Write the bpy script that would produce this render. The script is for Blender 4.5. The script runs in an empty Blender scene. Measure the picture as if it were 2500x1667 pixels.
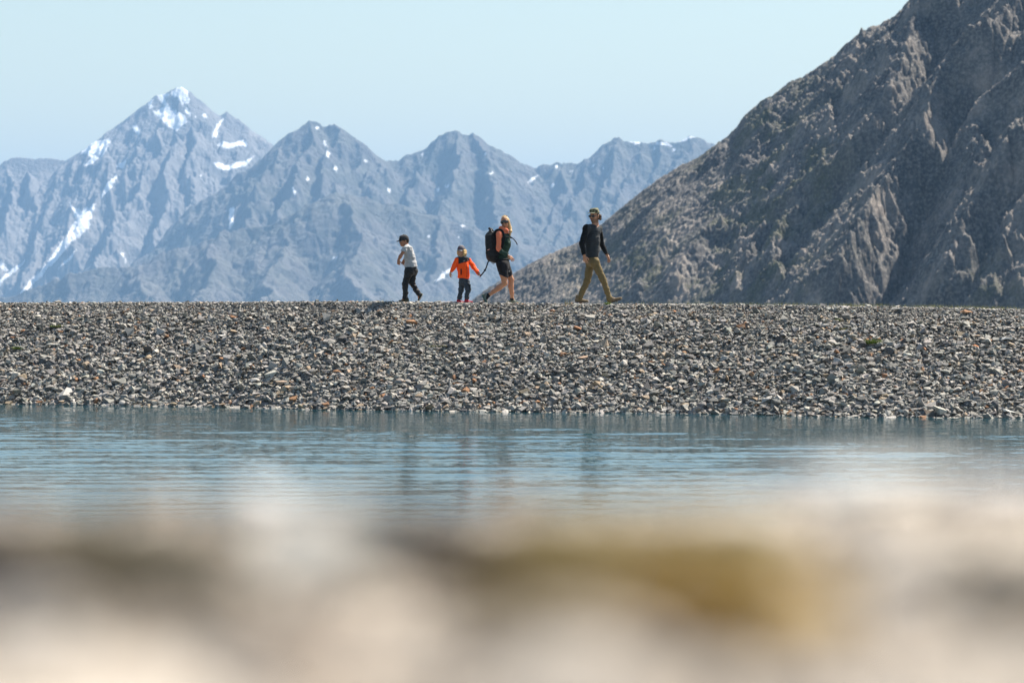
import bpy, bmesh, math, random
import numpy as np
from mathutils import Vector, Matrix

# ------------------------------------------------------------------ camera, sky, sun, exposure
S = bpy.context.scene
COL = S.collection
FPX = 6944.0                    # focal length in pixels of the 2500 px wide photograph (100 mm)
HOR = 728.0                     # horizon row
EYE = 1.98
cam = bpy.data.objects.new("camera", bpy.data.cameras.new("camera"))
COL.objects.link(cam); S.camera = cam
cam.location = (0, 0, EYE); cam.rotation_euler = (math.pi/2, 0, 0)
cd = cam.data
cd.sensor_width = 36; cd.lens = 36*FPX/2500.0
cd.shift_y = -(833.5-HOR)/2500.0
cd.clip_start = 0.05; cd.clip_end = 40000
cd.dof.use_dof = True; cd.dof.focus_distance = 54.6; cd.dof.aperture_fstop = 2.8; cd.dof.aperture_blades = 0

SUN_EL = math.radians(52); SUN_AZ = math.radians(49)     # azimuth clockwise from +y (view direction) towards +x
sdir = Vector((math.sin(SUN_AZ)*math.cos(SUN_EL), math.cos(SUN_AZ)*math.cos(SUN_EL), math.sin(SUN_EL)))
sun = bpy.data.objects.new("sun", bpy.data.lights.new("sun", 'SUN')); COL.objects.link(sun)
sun.data.energy = 5.0; sun.data.angle = math.radians(0.53); sun.data.color = (1.0, 0.91, 0.78)
sun.rotation_euler = sdir.to_track_quat('Z', 'Y').to_euler()
sun.location = (20, 20, 60)
W_ = bpy.data.worlds.new("World"); S.world = W_; W_.use_nodes = True
nt = W_.node_tree; bg = nt.nodes["Background"]
sk = nt.nodes.new("ShaderNodeTexSky"); sk.sky_type = 'NISHITA'; sk.sun_disc = False
sk.sun_elevation = SUN_EL; sk.sun_rotation = SUN_AZ; sk.altitude = 2400
sk.air_density = 2.05; sk.dust_density = 1.6; sk.ozone_density = 0.0
nt.links.new(sk.outputs[0], bg.inputs[0]); bg.inputs[1].default_value = 0.051
S.view_settings.view_transform = 'Standard'; S.view_settings.look = 'None'
S.view_settings.exposure = 1.38; S.view_settings.gamma = 1.0
S.render.engine = 'CYCLES'
S.cycles.volume_bounces = 0; S.cycles.max_bounces = 6; S.cycles.diffuse_bounces = 2; S.cycles.volume_step_rate = 1.0
S.cycles.use_denoising = True

rng = np.random.default_rng(11); random.seed(5)

# ------------------------------------------------------------------ helpers
def tag(o, label=None, cat=None, group=None, kind=None):
    if label: o["label"] = label
    if cat: o["category"] = cat
    if group: o["group"] = group
    if kind: o["kind"] = kind
    return o
def empty(name, loc=(0, 0, 0)):
    o = bpy.data.objects.new(name, None); o.location = loc; o.empty_display_size = .1
    COL.objects.link(o); return o
def mk(name, V, F, mat, parent=None, smooth=True, col=None, loc=None, attrs=None):
    """V (n,3), F (m,k) int array -> one mesh object"""
    V = np.asarray(V, np.float32); F = np.asarray(F, np.int32)
    me = bpy.data.meshes.new(name); n, k = F.shape
    me.vertices.add(len(V)); me.vertices.foreach_set("co", V.ravel())
    me.loops.add(n*k); me.loops.foreach_set("vertex_index", F.ravel())
    me.polygons.add(n); me.polygons.foreach_set("loop_start", np.arange(0, n*k, k, dtype=np.int32))
    me.polygons.foreach_set("loop_total", np.full(n, k, np.int32))
    me.polygons.foreach_set("use_smooth", np.full(n, smooth, bool))
    me.update(calc_edges=True)
    if col is not None:
        a = me.attributes.new("col", 'FLOAT_COLOR', 'POINT')
        c = np.ones((len(V), 4), np.float32); c[:, :3] = col; a.data.foreach_set("color", c.ravel())
    for nm, arr in (attrs or {}).items():
        a = me.attributes.new(nm, 'FLOAT', 'POINT'); a.data.foreach_set("value", np.asarray(arr, np.float32).ravel())
    o = bpy.data.objects.new(name, me); COL.objects.link(o)
    if mat: me.materials.append(mat)
    if parent: o.parent = parent
    if loc is not None: o.location = loc
    return o

class NT:
    """tiny node builder"""
    def __init__(s, name, rough=.8, spec=.3):
        s.m = bpy.data.materials.new(name); s.m.use_nodes = True
        s.t = s.m.node_tree; s.b = s.t.nodes["Principled BSDF"]; s.out = s.t.nodes["Material Output"]
        s.b.inputs["Roughness"].default_value = rough
        s.b.inputs["Specular IOR Level"].default_value = spec
    def n(s, typ, ins=None, **kw):
        nd = s.t.nodes.new("ShaderNode"+typ)
        for k, v in kw.items(): setattr(nd, k, v)
        for k, v in (ins or {}).items():
            if hasattr(v, "is_output"): s.t.links.new(v, nd.inputs[k])
            else: nd.inputs[k].default_value = v
        return nd
    def link(s, a, b): s.t.links.new(a, b)
    def coord(s): return s.n("TexCoord").outputs["Object"]
    def noise(s, scale, detail=4, rough=.55, vec=None, dist=0):
        return s.n("TexNoise", {"Scale": scale, "Detail": detail, "Roughness": rough, "Vector": vec if vec is not None else s.coord(), "Distortion": dist}).outputs[0]
    def ramp(s, fac, stops):
        r = s.n("ValToRGB", {"Fac": fac}); e = r.color_ramp.elements
        while len(e) < len(stops): e.new(.5)
        for q, (p, c) in zip(e, stops):
            q.position = p; q.color = tuple(c)+(1,) if len(c) == 3 else c
        return r.outputs[0]
    def mix(s, fac, a, b, mode='MIX'):
        m = s.n("Mix", data_type='RGBA', blend_type=mode)
        for i, v in ((0, fac), (6, a), (7, b)):
            if hasattr(v, "is_output"): s.t.links.new(v, m.inputs[i])
            else: m.inputs[i].default_value = v if i == 0 else tuple(v)+(1,)
        return m.outputs[2]
    def math(s, op, a, b=0.0, c=0.0, clamp=False):
        m = s.n("Math", operation=op, use_clamp=clamp)
        for i, v in enumerate((a, b, c)):
            if hasattr(v, "is_output"): s.t.links.new(v, m.inputs[i])
            else: m.inputs[i].default_value = v
        return m.outputs[0]
    def attr(s, name): return s.n("Attribute", attribute_name=name)
    def color(s, c):
        if hasattr(c, "is_output"): s.link(c, s.b.inputs["Base Color"])
        else: s.b.inputs["Base Color"].default_value = tuple(c)+(1,)
    def bump(s, h, dist, strength=1.0):
        b = s.n("Bump", {"Height": h, "Distance": dist, "Strength": strength}); s.link(b.outputs[0], s.b.inputs["Normal"])

# numpy gradient noise
def _grad(seed):
    r = np.random.default_rng(seed); p = r.permutation(256).astype(np.int32)
    a = r.random(256)*2*np.pi
    return np.concatenate([p, p]), np.cos(a).astype(np.float32), np.sin(a).astype(np.float32)
def pn(x, y, seed=0):
    P, gx, gy = _grad(seed)
    xi = np.floor(x).astype(np.int32); yi = np.floor(y).astype(np.int32)
    xf = (x-xi).astype(np.float32); yf = (y-yi).astype(np.float32)
    u = xf*xf*xf*(xf*(xf*6-15)+10); v = yf*yf*yf*(yf*(yf*6-15)+10)
    def g(i, j):
        h = P[P[(xi+i) & 255]+((yi+j) & 255)]
        return gx[h]*(xf-i)+gy[h]*(yf-j)
    a = g(0, 0)*(1-u)+g(1, 0)*u; b = g(0, 1)*(1-u)+g(1, 1)*u
    return (a*(1-v)+b*v)*1.5
def fbm(x, y, oct=5, seed=0, gain=.5):
    s = 0; a = 1
    for o in range(oct): s = s+a*pn(x*2**o+o*7.3, y*2**o-o*3.1, seed+o); a *= gain
    return s
def ridged(x, y, oct=5, seed=0, gain=.5):
    s = 0; a = 1; w = 1
    for o in range(oct):
        n = (1-np.abs(pn(x*2**o+o*5.1, y*2**o+o*9.7, seed+o)))**2
        s = s+a*n*w; w = np.clip(n*1.6, 0, 1); a *= gain
    return s
def P3(px, py, Y):          # a direction read off the photograph, given its own real distance
    return ((px-1250)/FPX*Y, Y, EYE+(HOR-py)/FPX*Y)
def grid_faces(nx, ny):
    i = np.arange(nx*ny).reshape(nx, ny)
    return np.stack([i[:-1, :-1], i[1:, :-1], i[1:, 1:], i[:-1, 1:]], -1).reshape(-1, 4)
def smin(a, b, k):
    h = np.clip(k-np.abs(a-b), 0, None)/k
    return np.minimum(a, b)-h*h*k*.25
def ridge_field(X, Y, ridges, base, k=8.0):
    Z = np.full(X.shape, base, np.float32)
    for pts, kl, kr in ridges:
        R = np.full(X.shape, -1e5, np.float32)
        for (x0, y0, z0), (x1, y1, z1) in zip(pts[:-1], pts[1:]):
            dx, dy = x1-x0, y1-y0; L = dx*dx+dy*dy+1e-6
            t = np.clip(((X-x0)*dx+(Y-y0)*dy)/L, 0, 1)
            qx = X-(x0+t*dx); qy = Y-(y0+t*dy); d = np.sqrt(qx*qx+qy*qy)
            side = (dx*qy-dy*qx)/np.maximum(d*math.sqrt(L), 1e-6)     # +1 = left of travel
            kk = kr+(kl-kr)*(np.clip(side, -1, 1)*.5+.5)
            R = np.maximum(R, z0+t*(z1-z0)-kk*d)
        Z = -smin(-Z, -R, k)
    return Z
def inpoly(px, py, poly):
    r = np.zeros(px.shape, bool); n = len(poly); j = n-1
    for i in range(n):
        xi, yi = poly[i]; xj, yj = poly[j]
        c = ((yi > py) != (yj > py)) & (px < (xj-xi)*(py-yi)/((yj-yi) or 1e-9)+xi)
        r ^= c; j = i
    return r
# ------------------------------------------------------------------ mountains
c5 = lambda x, y: (x/2.851, 200+y/2.851)
c1 = lambda x, y: (500+x/2.94, 270+y/2.94)
c2 = lambda x, y: (1150+x/2.94, 300+y/2.94)
c6 = lambda x, y: (1750+x/2.0907, y/2.0907)
def line(conv, pts):
    """pts (x, y, Y) in one of the measured close-ups -> 3-D ridge line"""
    return [P3(*conv(x, y), Y) for x, y, Y in pts]

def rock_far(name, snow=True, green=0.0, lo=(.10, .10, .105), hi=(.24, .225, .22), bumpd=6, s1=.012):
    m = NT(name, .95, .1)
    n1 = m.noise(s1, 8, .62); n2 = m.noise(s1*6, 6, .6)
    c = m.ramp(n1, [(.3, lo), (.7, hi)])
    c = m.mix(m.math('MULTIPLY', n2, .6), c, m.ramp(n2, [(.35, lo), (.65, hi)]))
    if green:
        g = m.ramp(m.noise(s1*.8, 6, .6), [(.42, (0, 0, 0)), (.58, (1, 1, 1))])
        c = m.mix(m.math('MULTIPLY', m.math('MULTIPLY', g, green), m.attr("veg").outputs["Fac"]), c, (.065, .08, .045))
    if snow:
        c = m.mix(m.attr("snow").outputs["Fac"], c, (.86, .88, .92))
    m.color(c); m.bump(m.noise(s1*8, 8, .65), bumpd)
    return m.m

def mountain(name, x0, x1, y0, y1, step, ridges, base, noise_fn, mat, snow_polys, veg=None, vnoise=None, ystep=None):
    nx = int((x1-x0)/step)+1; ny = int((y1-y0)/(ystep or step))+1
    xs = np.linspace(x0, x1, nx, dtype=np.float32); ys = np.linspace(y0, y1, ny, dtype=np.float32)
    X, Y = np.meshgrid(xs, ys, indexing='ij')
    if ridges is None: Z = noise_fn[0](X, Y)+noise_fn[1](X, Y)
    else:
        Xw, Yw = noise_fn[0](X, Y)
        Z = ridge_field(Xw, Yw, ridges, base) + noise_fn[1](X, Y)
    Z = Z.astype(np.float64)
    # pixel of every vertex, for the snow fields' outlines
    px = 1250+X/Y*FPX; py = HOR-(Z-EYE)/Y*FPX
    jx = px+3.5*fbm(X*.03, Y*.03+Z*.03, 3, 77); jy = py+3.5*fbm(X*.03+9, Y*.02-Z*.04, 3, 78)
    sn = np.zeros(X.shape, np.float32)
    for pl in snow_polys:
        sn[inpoly(jx, jy, pl)] = 1
    v = np.ones(X.shape, np.float32) if veg is None else veg(px, py, X, Y, Z)
    V = np.stack([X, Y, Z], -1).reshape(-1, 3)
    o = mk(name, V, grid_faces(nx, ny), mat, attrs={"snow": sn, "veg": v})
    o["kind"] = "structure"
    return o

# -- snow peak at the left, about 10.5 km away
YA = 10500
skyA = [(-400, 760), (-250, 700), (-120, 650), (0, 610), (60, 560), (110, 525), (190, 522), (260, 535), (330, 530), (375, 528), (440, 545), (490, 560), (560, 480), (600, 470),
        (650, 420), (760, 385), (860, 300), (930, 230), (1000, 170), (1040, 120), (1075, 92), (1160, 90), (1200, 70), (1240, 40), (1290, 42), (1330, 70), (1360, 95),
        (1400, 170), (1425, 215), (1480, 230), (1550, 235), (1600, 210), (1650, 235), (1720, 320), (1790, 370), (1850, 410), (1895, 460), (1995, 540), (2150, 640), (2400, 800)]
RA = [(line(c5, [(x, y, YA) for x, y in skyA]), .78, .82)]
for pts in ([(1072, 300, 10330), (1110, 430, 10150), (1030, 640, 9960), (900, 830, 9780), (780, 940, 9660), (700, 1180, 9450), (640, 1420, 9250)],
            [(850, 400, 10400), (830, 450, 10350), (740, 620, 10180), (640, 800, 10000), (590, 900, 9900), (500, 1060, 9750)],
            [(560, 600, 10370), (560, 640, 10330), (580, 830, 10120)],
            [(385, 610, 10400), (400, 700, 10300), (480, 860, 10120), (440, 1050, 9900), (300, 1250, 9700)],
            [(205, 620, 10380), (220, 700, 10280), (250, 900, 10080), (230, 1150, 9850), (130, 1400, 9600)],
            [(60, 560, 10500), (110, 700, 10330), (60, 950, 10050), (-60, 1200, 9800)],
            [(1225, 360, 10230), (1180, 600, 9950), (1130, 850, 9720), (1080, 1130, 9480), (1060, 1400, 9250)],
            [(1375, 300, 10290), (1370, 380, 10180), (1330, 600, 9980), (1300, 800, 9780), (1230, 1000, 9590), (1150, 1200, 9400)],
            [(975, 330, 10350), (960, 420, 10250), (930, 560, 10130)],
            [(1480, 620, 10110), (1450, 850, 9850), (1370, 1080, 9620), (1300, 1300, 9400)],
            [(1700, 600, 10300), (1640, 740, 10130), (1580, 1000, 9880)],
            [(-120, 650, 10500), (-100, 900, 10200), (-200, 1200, 9900)]):
    RA.append((line(c5, pts), .85, 2.1))
SA = [[c5(*p) for p in q] for q in (
    [(1090, 200), (1150, 170), (1300, 235), (1300, 280), (1225, 345), (1150, 300)], [(1200, 60), (1300, 30), (1320, 150), (1290, 160), (1230, 100)], [(590, 880), (660, 850), (620, 1010), (500, 1110), (380, 1260), (330, 1270), (480, 1040)],
    [(1190, 75), (1240, 30), (1290, 35), (1300, 80), (1310, 140), (1300, 155), (1270, 110), (1250, 85), (1210, 110), (1190, 90)],
    [(1075, 85), (1160, 80), (1190, 100), (1150, 108), (1160, 150), (1215, 210), (1290, 240), (1290, 265), (1230, 270), (1215, 335), (1180, 310), (1120, 260), (1060, 215), (1100, 205), (1170, 210), (1150, 170), (1110, 120)],
    [(1035, 118), (1060, 125), (1065, 185), (1035, 190)], [(1240, 120), (1260, 125), (1280, 170), (1265, 165)], [(1290, 170), (1330, 215), (1320, 240), (1290, 200)],
    [(920, 320), (950, 305), (975, 345), (965, 380), (930, 345)], [(1405, 228), (1435, 225), (1432, 262), (1410, 250)], [(1350, 230), (1380, 232), (1360, 245)],
    [(560, 500), (620, 440), (650, 415), (760, 390), (770, 420), (700, 500), (640, 570), (575, 585), (640, 525), (610, 500)],
    [(465, 820), (500, 870), (560, 885), (575, 915), (610, 915), (640, 865), (640, 905), (600, 1010), (560, 1070), (490, 1120), (370, 1265), (200, 1440), (110, 1520), (200, 1395), (330, 1260), (400, 1150), (480, 1050), (530, 960), (510, 900)],
    [(822, 640), (785, 725), (700, 820), (712, 760), (760, 690)], [(770, 430), (740, 480), (700, 530), (715, 490)],
    [(1505, 445), (1560, 418), (1620, 422), (1720, 412), (1722, 458), (1640, 448), (1560, 468)], [(1690, 412), (1720, 412), (1715, 450), (1695, 440)],
    [(1490, 560), (1560, 580), (1620, 570), (1700, 553), (1768, 520), (1700, 592), (1600, 612), (1510, 608)],
    [(1558, 250), (1535, 300), (1475, 390), (1485, 340), (1530, 275)], [(1500, 350), (1530, 345), (1510, 380), (1490, 380)],
    [(1595, 880), (1638, 868), (1632, 950), (1605, 1030), (1588, 980)], [(1640, 680), (1650, 720), (1630, 760), (1625, 720)], [(1670, 830), (1690, 825), (1650, 860)],
    [(820, 560), (850, 565), (890, 530), (850, 605), (820, 595)], [(530, 820), (540, 815), (535, 840)],
    [(0, 1248), (30, 1268), (62, 1318), (30, 1312), (0, 1285)], [(172, 1235), (150, 1275), (60, 1355), (-40, 1450), (-40, 1410), (90, 1300)],
    [(537, 1165), (505, 1220), (390, 1312), (450, 1245)], [(1307, 1092), (1292, 1132), (1252, 1162), (1280, 1110)], [(1500, 345), (1520, 340), (1515, 360)],
    [(840, 1190), (865, 1185), (870, 1210), (850, 1215)], [(865, 1220), (878, 1225), (880, 1260), (868, 1250)], [(1385, 645), (1410, 645), (1405, 660)], [(1530, 805), (1550, 815), (1540, 825)])]
def warpA(X, Y): return X+26*fbm(X/240, Y/240, 4, 3)+6*fbm(X/40, Y/40, 3, 5), Y+30*fbm(X/260, Y/260, 3, 9)
def addA(X, Y):
    f = ridged(X/75+.5*pn(X/300, Y/300, 31), Y/420, 4, 21)*17-17           # flutes and gullies down the face
    g = ridged(X/110, Y/130, 6, 41)*15-15
    return (f+g)*np.clip((10540-Y)/330, .12, 1)+2.2*fbm(X/9, Y/9, 3, 61)-60*np.clip(.16-np.abs(pn(X/60+.4*pn(X/30, Y/30, 66), Y/190, 62)), 0, 1)*np.clip((10500-Y)/200, 0, 1)-35*np.clip(.14-np.abs(pn(X/34, Y/60, 63)), 0, 1)*np.clip((10500-Y)/200, 0, 1)
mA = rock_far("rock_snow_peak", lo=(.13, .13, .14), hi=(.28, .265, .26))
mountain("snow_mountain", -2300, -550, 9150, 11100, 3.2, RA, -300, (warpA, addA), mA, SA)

# -- the middle range (9 km) and the darker ridge in front of it (7.6 km): one terrain
skyB1 = [(-60, 900), (100, 760), (190, 640), (230, 520), (280, 440), (350, 375), (420, 330), (490, 265), (570, 195), (650, 160), (700, 110), (750, 75), (800, 80), (880, 115), (930, 98), (970, 100), (1010, 150), (1060, 200), (1130, 260), (1200, 290),
         (1270, 330), (1325, 365), (1400, 355), (1460, 320), (1540, 300), (1620, 260), (1700, 190), (1760, 155), (1820, 138), (1870, 155), (1930, 170), (1975, 160),
         (2020, 190), (2080, 240), (2150, 300), (2230, 370), (2290, 415)]
skyB2 = [(370, 330), (440, 325), (500, 300), (560, 288), (640, 285), (740, 305), (800, 275), (870, 225), (930, 180), (980, 140), (1040, 120), (1090, 115), (1170, 130),
         (1230, 150), (1290, 145), (1340, 135), (1400, 140), (1460, 130), (1520, 110), (1600, 102), (1640, 105), (1700, 140), (1765, 185), (1900, 260), (2200, 330), (2600, 420)]
YB = 9000
RB = [(line(c1, [(x, y, YB) for x, y in skyB1])+line(c2, [(x, y, YB) for x, y in skyB2]), .8, .9)]
for pts in ([(750, 75, 9000), (740, 300, 8800), (640, 520, 8600), (540, 700, 8420), (430, 900, 8200)],
            [(970, 100, 9000), (900, 350, 8780), (850, 600, 8550), (800, 760, 8400)], [(570, 195, 9000), (420, 440, 8780), (330, 650, 8580), (270, 850, 8400)],
            [(1200, 290, 9000), (1150, 400, 8850), (1180, 600, 8650), (1080, 850, 8400), (1000, 1100, 8100)],
            [(1325, 365, 9000), (1330, 600, 8800), (1250, 850, 8500), (1180, 1150, 8150)],
            [(1820, 138, 9000), (1800, 380, 8770), (1720, 600, 8550), (1640, 850, 8280), (1560, 1150, 7900)],
            [(1975, 160, 9000), (2050, 420, 8750), (2090, 700, 8450), (2150, 1000, 8100)], [(1540, 300, 9000), (1500, 560, 8750), (1430, 850, 8450), (1380, 1150, 8050)],
            [(2290, 415, 9000), (2330, 650, 8750), (2300, 900, 8450), (2350, 1200, 8100)]):
    RB.append((line(c1, pts), .75, 1.7))
for pts in ([(640, 285, 9000), (600, 500, 8800), (540, 750, 8500), (470, 1000, 8200)], [(870, 225, 9000), (760, 480, 8780), (680, 750, 8480), (600, 1000, 8200)],
            [(1090, 115, 9000), (1010, 350, 8800), (930, 560, 8600), (860, 800, 8300)], [(1340, 135, 9000), (1330, 350, 8800), (1230, 520, 8600), (1130, 700, 8400)],
            [(1600, 102, 9000), (1510, 260, 8830), (1380, 430, 8620), (1250, 600, 8400)], [(1230, 150, 9000), (1150, 330, 8820), (1050, 560, 8580)]):
    RB.append((line(c2, pts), .75, 1.7))
RC = [[(-150, 760), (45, 720), (160, 672), (250, 655), (320, 650), (400, 612), (475, 592), (545, 566), (600, 558), (680, 533), (740, 515), (790, 478), (850, 470), (960, 500), (1060, 530), (1180, 560), (1320, 600), (1500, 640), (1700, 690)]]
RB.append(([P3(x, y, 7700) for x, y in RC[0]], .55, .75))
for pts in ([(320, 650, 7700), (350, 690, 7500), (380, 740, 7300)], [(545, 566, 7700), (520, 640, 7480), (470, 730, 7250)], [(680, 533, 7700), (690, 620, 7450), (640, 730, 7150)],
            [(850, 470, 7700), (870, 560, 7480), (850, 640, 7280), (900, 740, 7050)], [(1060, 530, 7700), (1080, 620, 7480), (1010, 740, 7200)], [(1320, 600, 7700), (1250, 680, 7500), (1200, 760, 7300)]):
    RB.append(([P3(*p) for p in pts], .6, 1.1))
def spot(x, y, w, h, a=0):
    r = random.Random(int(x*7+y)); out = []
    for i in range(8):
        t = i*math.pi/4; q = r.uniform(.7, 1.25); u, v = w*math.cos(t)*q, h*math.sin(t)*q
        out.append((x+u*math.cos(a)-v*math.sin(a), y+u*math.sin(a)+v*math.cos(a)))
    return out
SB = [[c2(*p) for p in q] for q in ([(1075, 108), (1160, 122), (1240, 148), (1180, 153), (1100, 126)], [(1320, 134), (1400, 138), (1445, 168), (1340, 158)], [(1455, 128), (1590, 98), (1600, 108), (1480, 138)],
      [(482, 380), (440, 420), (400, 434), (430, 400)], spot(1455, 190, 16, 10), spot(610, 322, 10, 14), spot(585, 448, 14, 16), spot(1310, 185, 9, 8), spot(885, 300, 7, 9), spot(150, 362, 16, 7, -.4), spot(712, 345, 12, 6), spot(950, 322, 8, 12), spot(100, 220, 10, 8))]
SB += [[c1(*p) for p in q] for q in (spot(865, 235, 10, 24, -.5), spot(885, 305, 14, 24), spot(1675, 570, 17, 13), spot(1740, 545, 18, 8, -.6), spot(805, 128, 9, 12), spot(1150, 360, 6, 14), spot(942, 410, 12, 18),
      spot(1325, 572, 12, 30, -.4), spot(1565, 318, 9, 10), spot(2010, 308, 9, 9), spot(645, 575, 9, 34, -.3), spot(1610, 905, 9, 14), spot(1855, 832, 14, 7), spot(740, 490, 8, 18, -.2), spot(2060, 450, 14, 6, -.4), spot(2105, 890, 10, 8), spot(930, 1060, 16, 10),
      [(1775, 1132), (1765, 1160), (1655, 1238), (1700, 1170)], spot(1815, 912, 8, 7), spot(195, 760, 20, 70, .05), spot(180, 830, 8, 22))]
def warpB(X, Y): return X+30*fbm(X/230, Y/230, 4, 13)+6*fbm(X/40, Y/40, 3, 15), Y+34*fbm(X/260, Y/260, 3, 19)
def addB(X, Y):
    f = ridged(X/80+.6*pn(X/300, Y/300, 131), Y/330, 4, 121)*15-15
    g = ridged(X/95, Y/110, 6, 141)*15-15
    return (f+g)*np.clip((9060-Y)/180, .15, 1)*np.clip((Y-7300)/1100, .5, 1)+2.2*fbm(X/9, Y/9, 3, 161)-50*np.clip(.15-np.abs(pn(X/55+.4*pn(X/30, Y/30, 166), Y/150, 162)), 0, 1)*np.clip((9000-Y)/200, 0, 1)
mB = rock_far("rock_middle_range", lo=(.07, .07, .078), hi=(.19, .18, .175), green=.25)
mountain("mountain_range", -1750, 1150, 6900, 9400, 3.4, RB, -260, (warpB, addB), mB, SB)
# -- the near mountainside on the right, 0.9-1.5 km away
skyD0 = [(1150, 750), (1200, 712), (1262, 677), (1293, 657), (1327, 640), (1368, 623), (1412, 606), (1473, 558), (1534, 507), (1592, 463), (1660, 419),
        (1701, 402), (1728, 382), (1750, 365), (1776, 349), (1798, 325), (1817, 297), (1860, 260), (1884, 249), (1927, 215), (1960, 203), (1989, 184),
        (2037, 151), (2061, 127), (2094, 100), (2123, 81), (2147, 76), (2157, 67), (2185, 58), (2200, 43), (2223, 14), (2250, -10), (2340, -90), (2500, -240), (2750, -420)]
skyD = [P3(px, py, 1130-(px-1150)*.085) for px, py in skyD0]
SLOPE_D = .42
cX = np.array([p[0] for p in skyD]); cY = np.array([p[1] for p in skyD]); cZ = np.array([p[2] for p in skyD])
def baseD(X, Y):
    """smooth open face falling towards the camera and a little to the left"""
    u = X+.0*Y; yc = np.interp(u, cX, cY); zc = np.interp(u, cX, cZ); d = yc-Y
    zs = np.interp(u+.10*np.clip(d, 0, None), cX, cZ)*.5+zc*.5
    kD = SLOPE_D+.09*np.clip((u-62)/55, 0, 1)
    return np.where(d > 0, zs-kD*d-(zs-zc)*np.exp(-np.clip(d, 0, None)/12), zc+.8*d)
def hitD(px, py, h=0.0):
    Ys = np.linspace(1000, 700, 900)[::-1]+0; Ys = np.linspace(640, 1130, 2000)
    X = (px-1250)/FPX*Ys; zr = EYE+(HOR-py)/FPX*Ys
    k = np.nonzero(baseD(X, Ys)+h >= zr)[0]; k = k[0] if len(k) else len(Ys)-1
    return X[k], Ys[k]
RIBS = []
def rib(pts, h, wl, wr_, conv=c6):      # runs down the face; wl = gentle upper side, wr_ = steep side towards the camera
    P = [hitD(*conv(x, y), h*1.08) for x, y in pts]
    # resample and round off
    Q = []
    for (x0, y0), (x1, y1) in zip(P[:-1], P[1:]):
        for t in np.linspace(0, 1, 4)[:-1]: Q.append((x0+(x1-x0)*t, y0+(y1-y0)*t))
    Q.append(P[-1]); RIBS.append((Q[::1], h, wl, wr_))
rib([(1240, -80), (1140, 0), (1060, 50), (1000, 180), (985, 270), (930, 430), (880, 620), (790, 760), (700, 850), (640, 930)], 13, 50, 11)
rib([(930, 90), (905, 200), (900, 300), (912, 440)], 5, 16, 5)
rib([(760, 170), (700, 330), (640, 420), (570, 560), (580, 700), (615, 900)], 7, 26, 8)
rib([(745, 470), (735, 560), (760, 700)], 5, 9, 5)
rib([(1500, 120), (1400, 210), (1300, 330), (1200, 450), (1110, 600), (1080, 700), (1040, 800), (980, 900), (930, 960), (870, 1060), (820, 1150), (780, 1250), (700, 1370), (620, 1480), (550, 1590)], 17, 55, 13)
rib([(1080, 650), (950, 780), (850, 900), (780, 960), (690, 1070), (620, 1180)], 7, 24, 6)
rib([(1568, -90), (1480, 60), (1400, 150), (1310, 200)], 6, 22, 6)
rib([(1640, 380), (1500, 520), (1400, 590), (1320, 660), (1290, 720), (1310, 860), (1335, 1000)], 8, 24, 8)
rib([(1700, 560), (1568, 760), (1480, 830), (1420, 960), (1390, 1010), (1310, 1150), (1230, 1290), (1190, 1400), (1140, 1570)], 13, 36, 11)
rib([(1640, 1000), (1500, 1200), (1400, 1420), (1340, 1570)], 6, 26, 8)
rib([(440, 1090), (330, 1190), (305, 1300), (300, 1430), (300, 1560)], 6, 16, 5)
rib([(560, 1130), (500, 1210), (560, 1340), (500, 1500)], 5, 16, 6)
rib([(800, 1330), (760, 1400), (700, 1500), (660, 1580)], 5, 12, 5)
rib([(540, 620), (470, 800), (480, 1000)], 3, 14, 6)
rib([(300, 520), (230, 700), (130, 900), (20, 1050)], 2.2, 22, 10)
rib([(60, 760), (-120, 900), (-300, 1080), (-420, 1250)], 2.2, 20, 9)
rib([(-180, 960), (-360, 1100), (-560, 1260)], 2.6, 20, 9)
rib([(60, 1130), (-60, 1230), (-160, 1360), (-240, 1540)], 4, 18, 7)
rib([(250, 1180), (170, 1280), (130, 1420), (110, 1560)], 4, 14, 6)
rib([(-240, 1250), (-330, 1370), (-420, 1520)], 3, 14, 6)
def reliefD(X, Y):
    A = np.zeros(X.shape, np.float32)
    for Q, h, wl, wr_ in RIBS:
        best = np.full(X.shape, 1e9, np.float32); sd = np.zeros(X.shape, np.float32); tt = np.zeros(X.shape, np.float32)
        n = len(Q)-1
        for i in range(n):
            (x0, y0), (x1, y1) = Q[i], Q[i+1]; dx, dy = x1-x0, y1-y0; L = dx*dx+dy*dy+1e-6
            t = np.clip(((X-x0)*dx+(Y-y0)*dy)/L, 0, 1); qx = X-(x0+t*dx); qy = Y-(y0+t*dy); d = np.sqrt(qx*qx+qy*qy)
            m = d < best; best = np.where(m, d, best); sd = np.where(m, np.sign(dx*qy-dy*qx), sd); tt = np.where(m, (i+t)/n, tt)
        hh = 1.6*h*np.clip(tt/.12+.25, 0, 1)*np.clip((1-tt)/.1+.35, 0, 1)
        w = np.where(sd > 0, wr_*.85, wl)
        A = np.maximum(A, hh*np.clip(1-best/w, 0, 1)**np.where(sd > 0, .85, 1.3))
    return A
def warpD(X, Y): return X+2.4*fbm(X/24, Y/24, 4, 203)+.9*fbm(X/5, Y/5, 3, 205), Y+3.5*fbm(X/30, Y/30, 4, 209)
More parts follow.
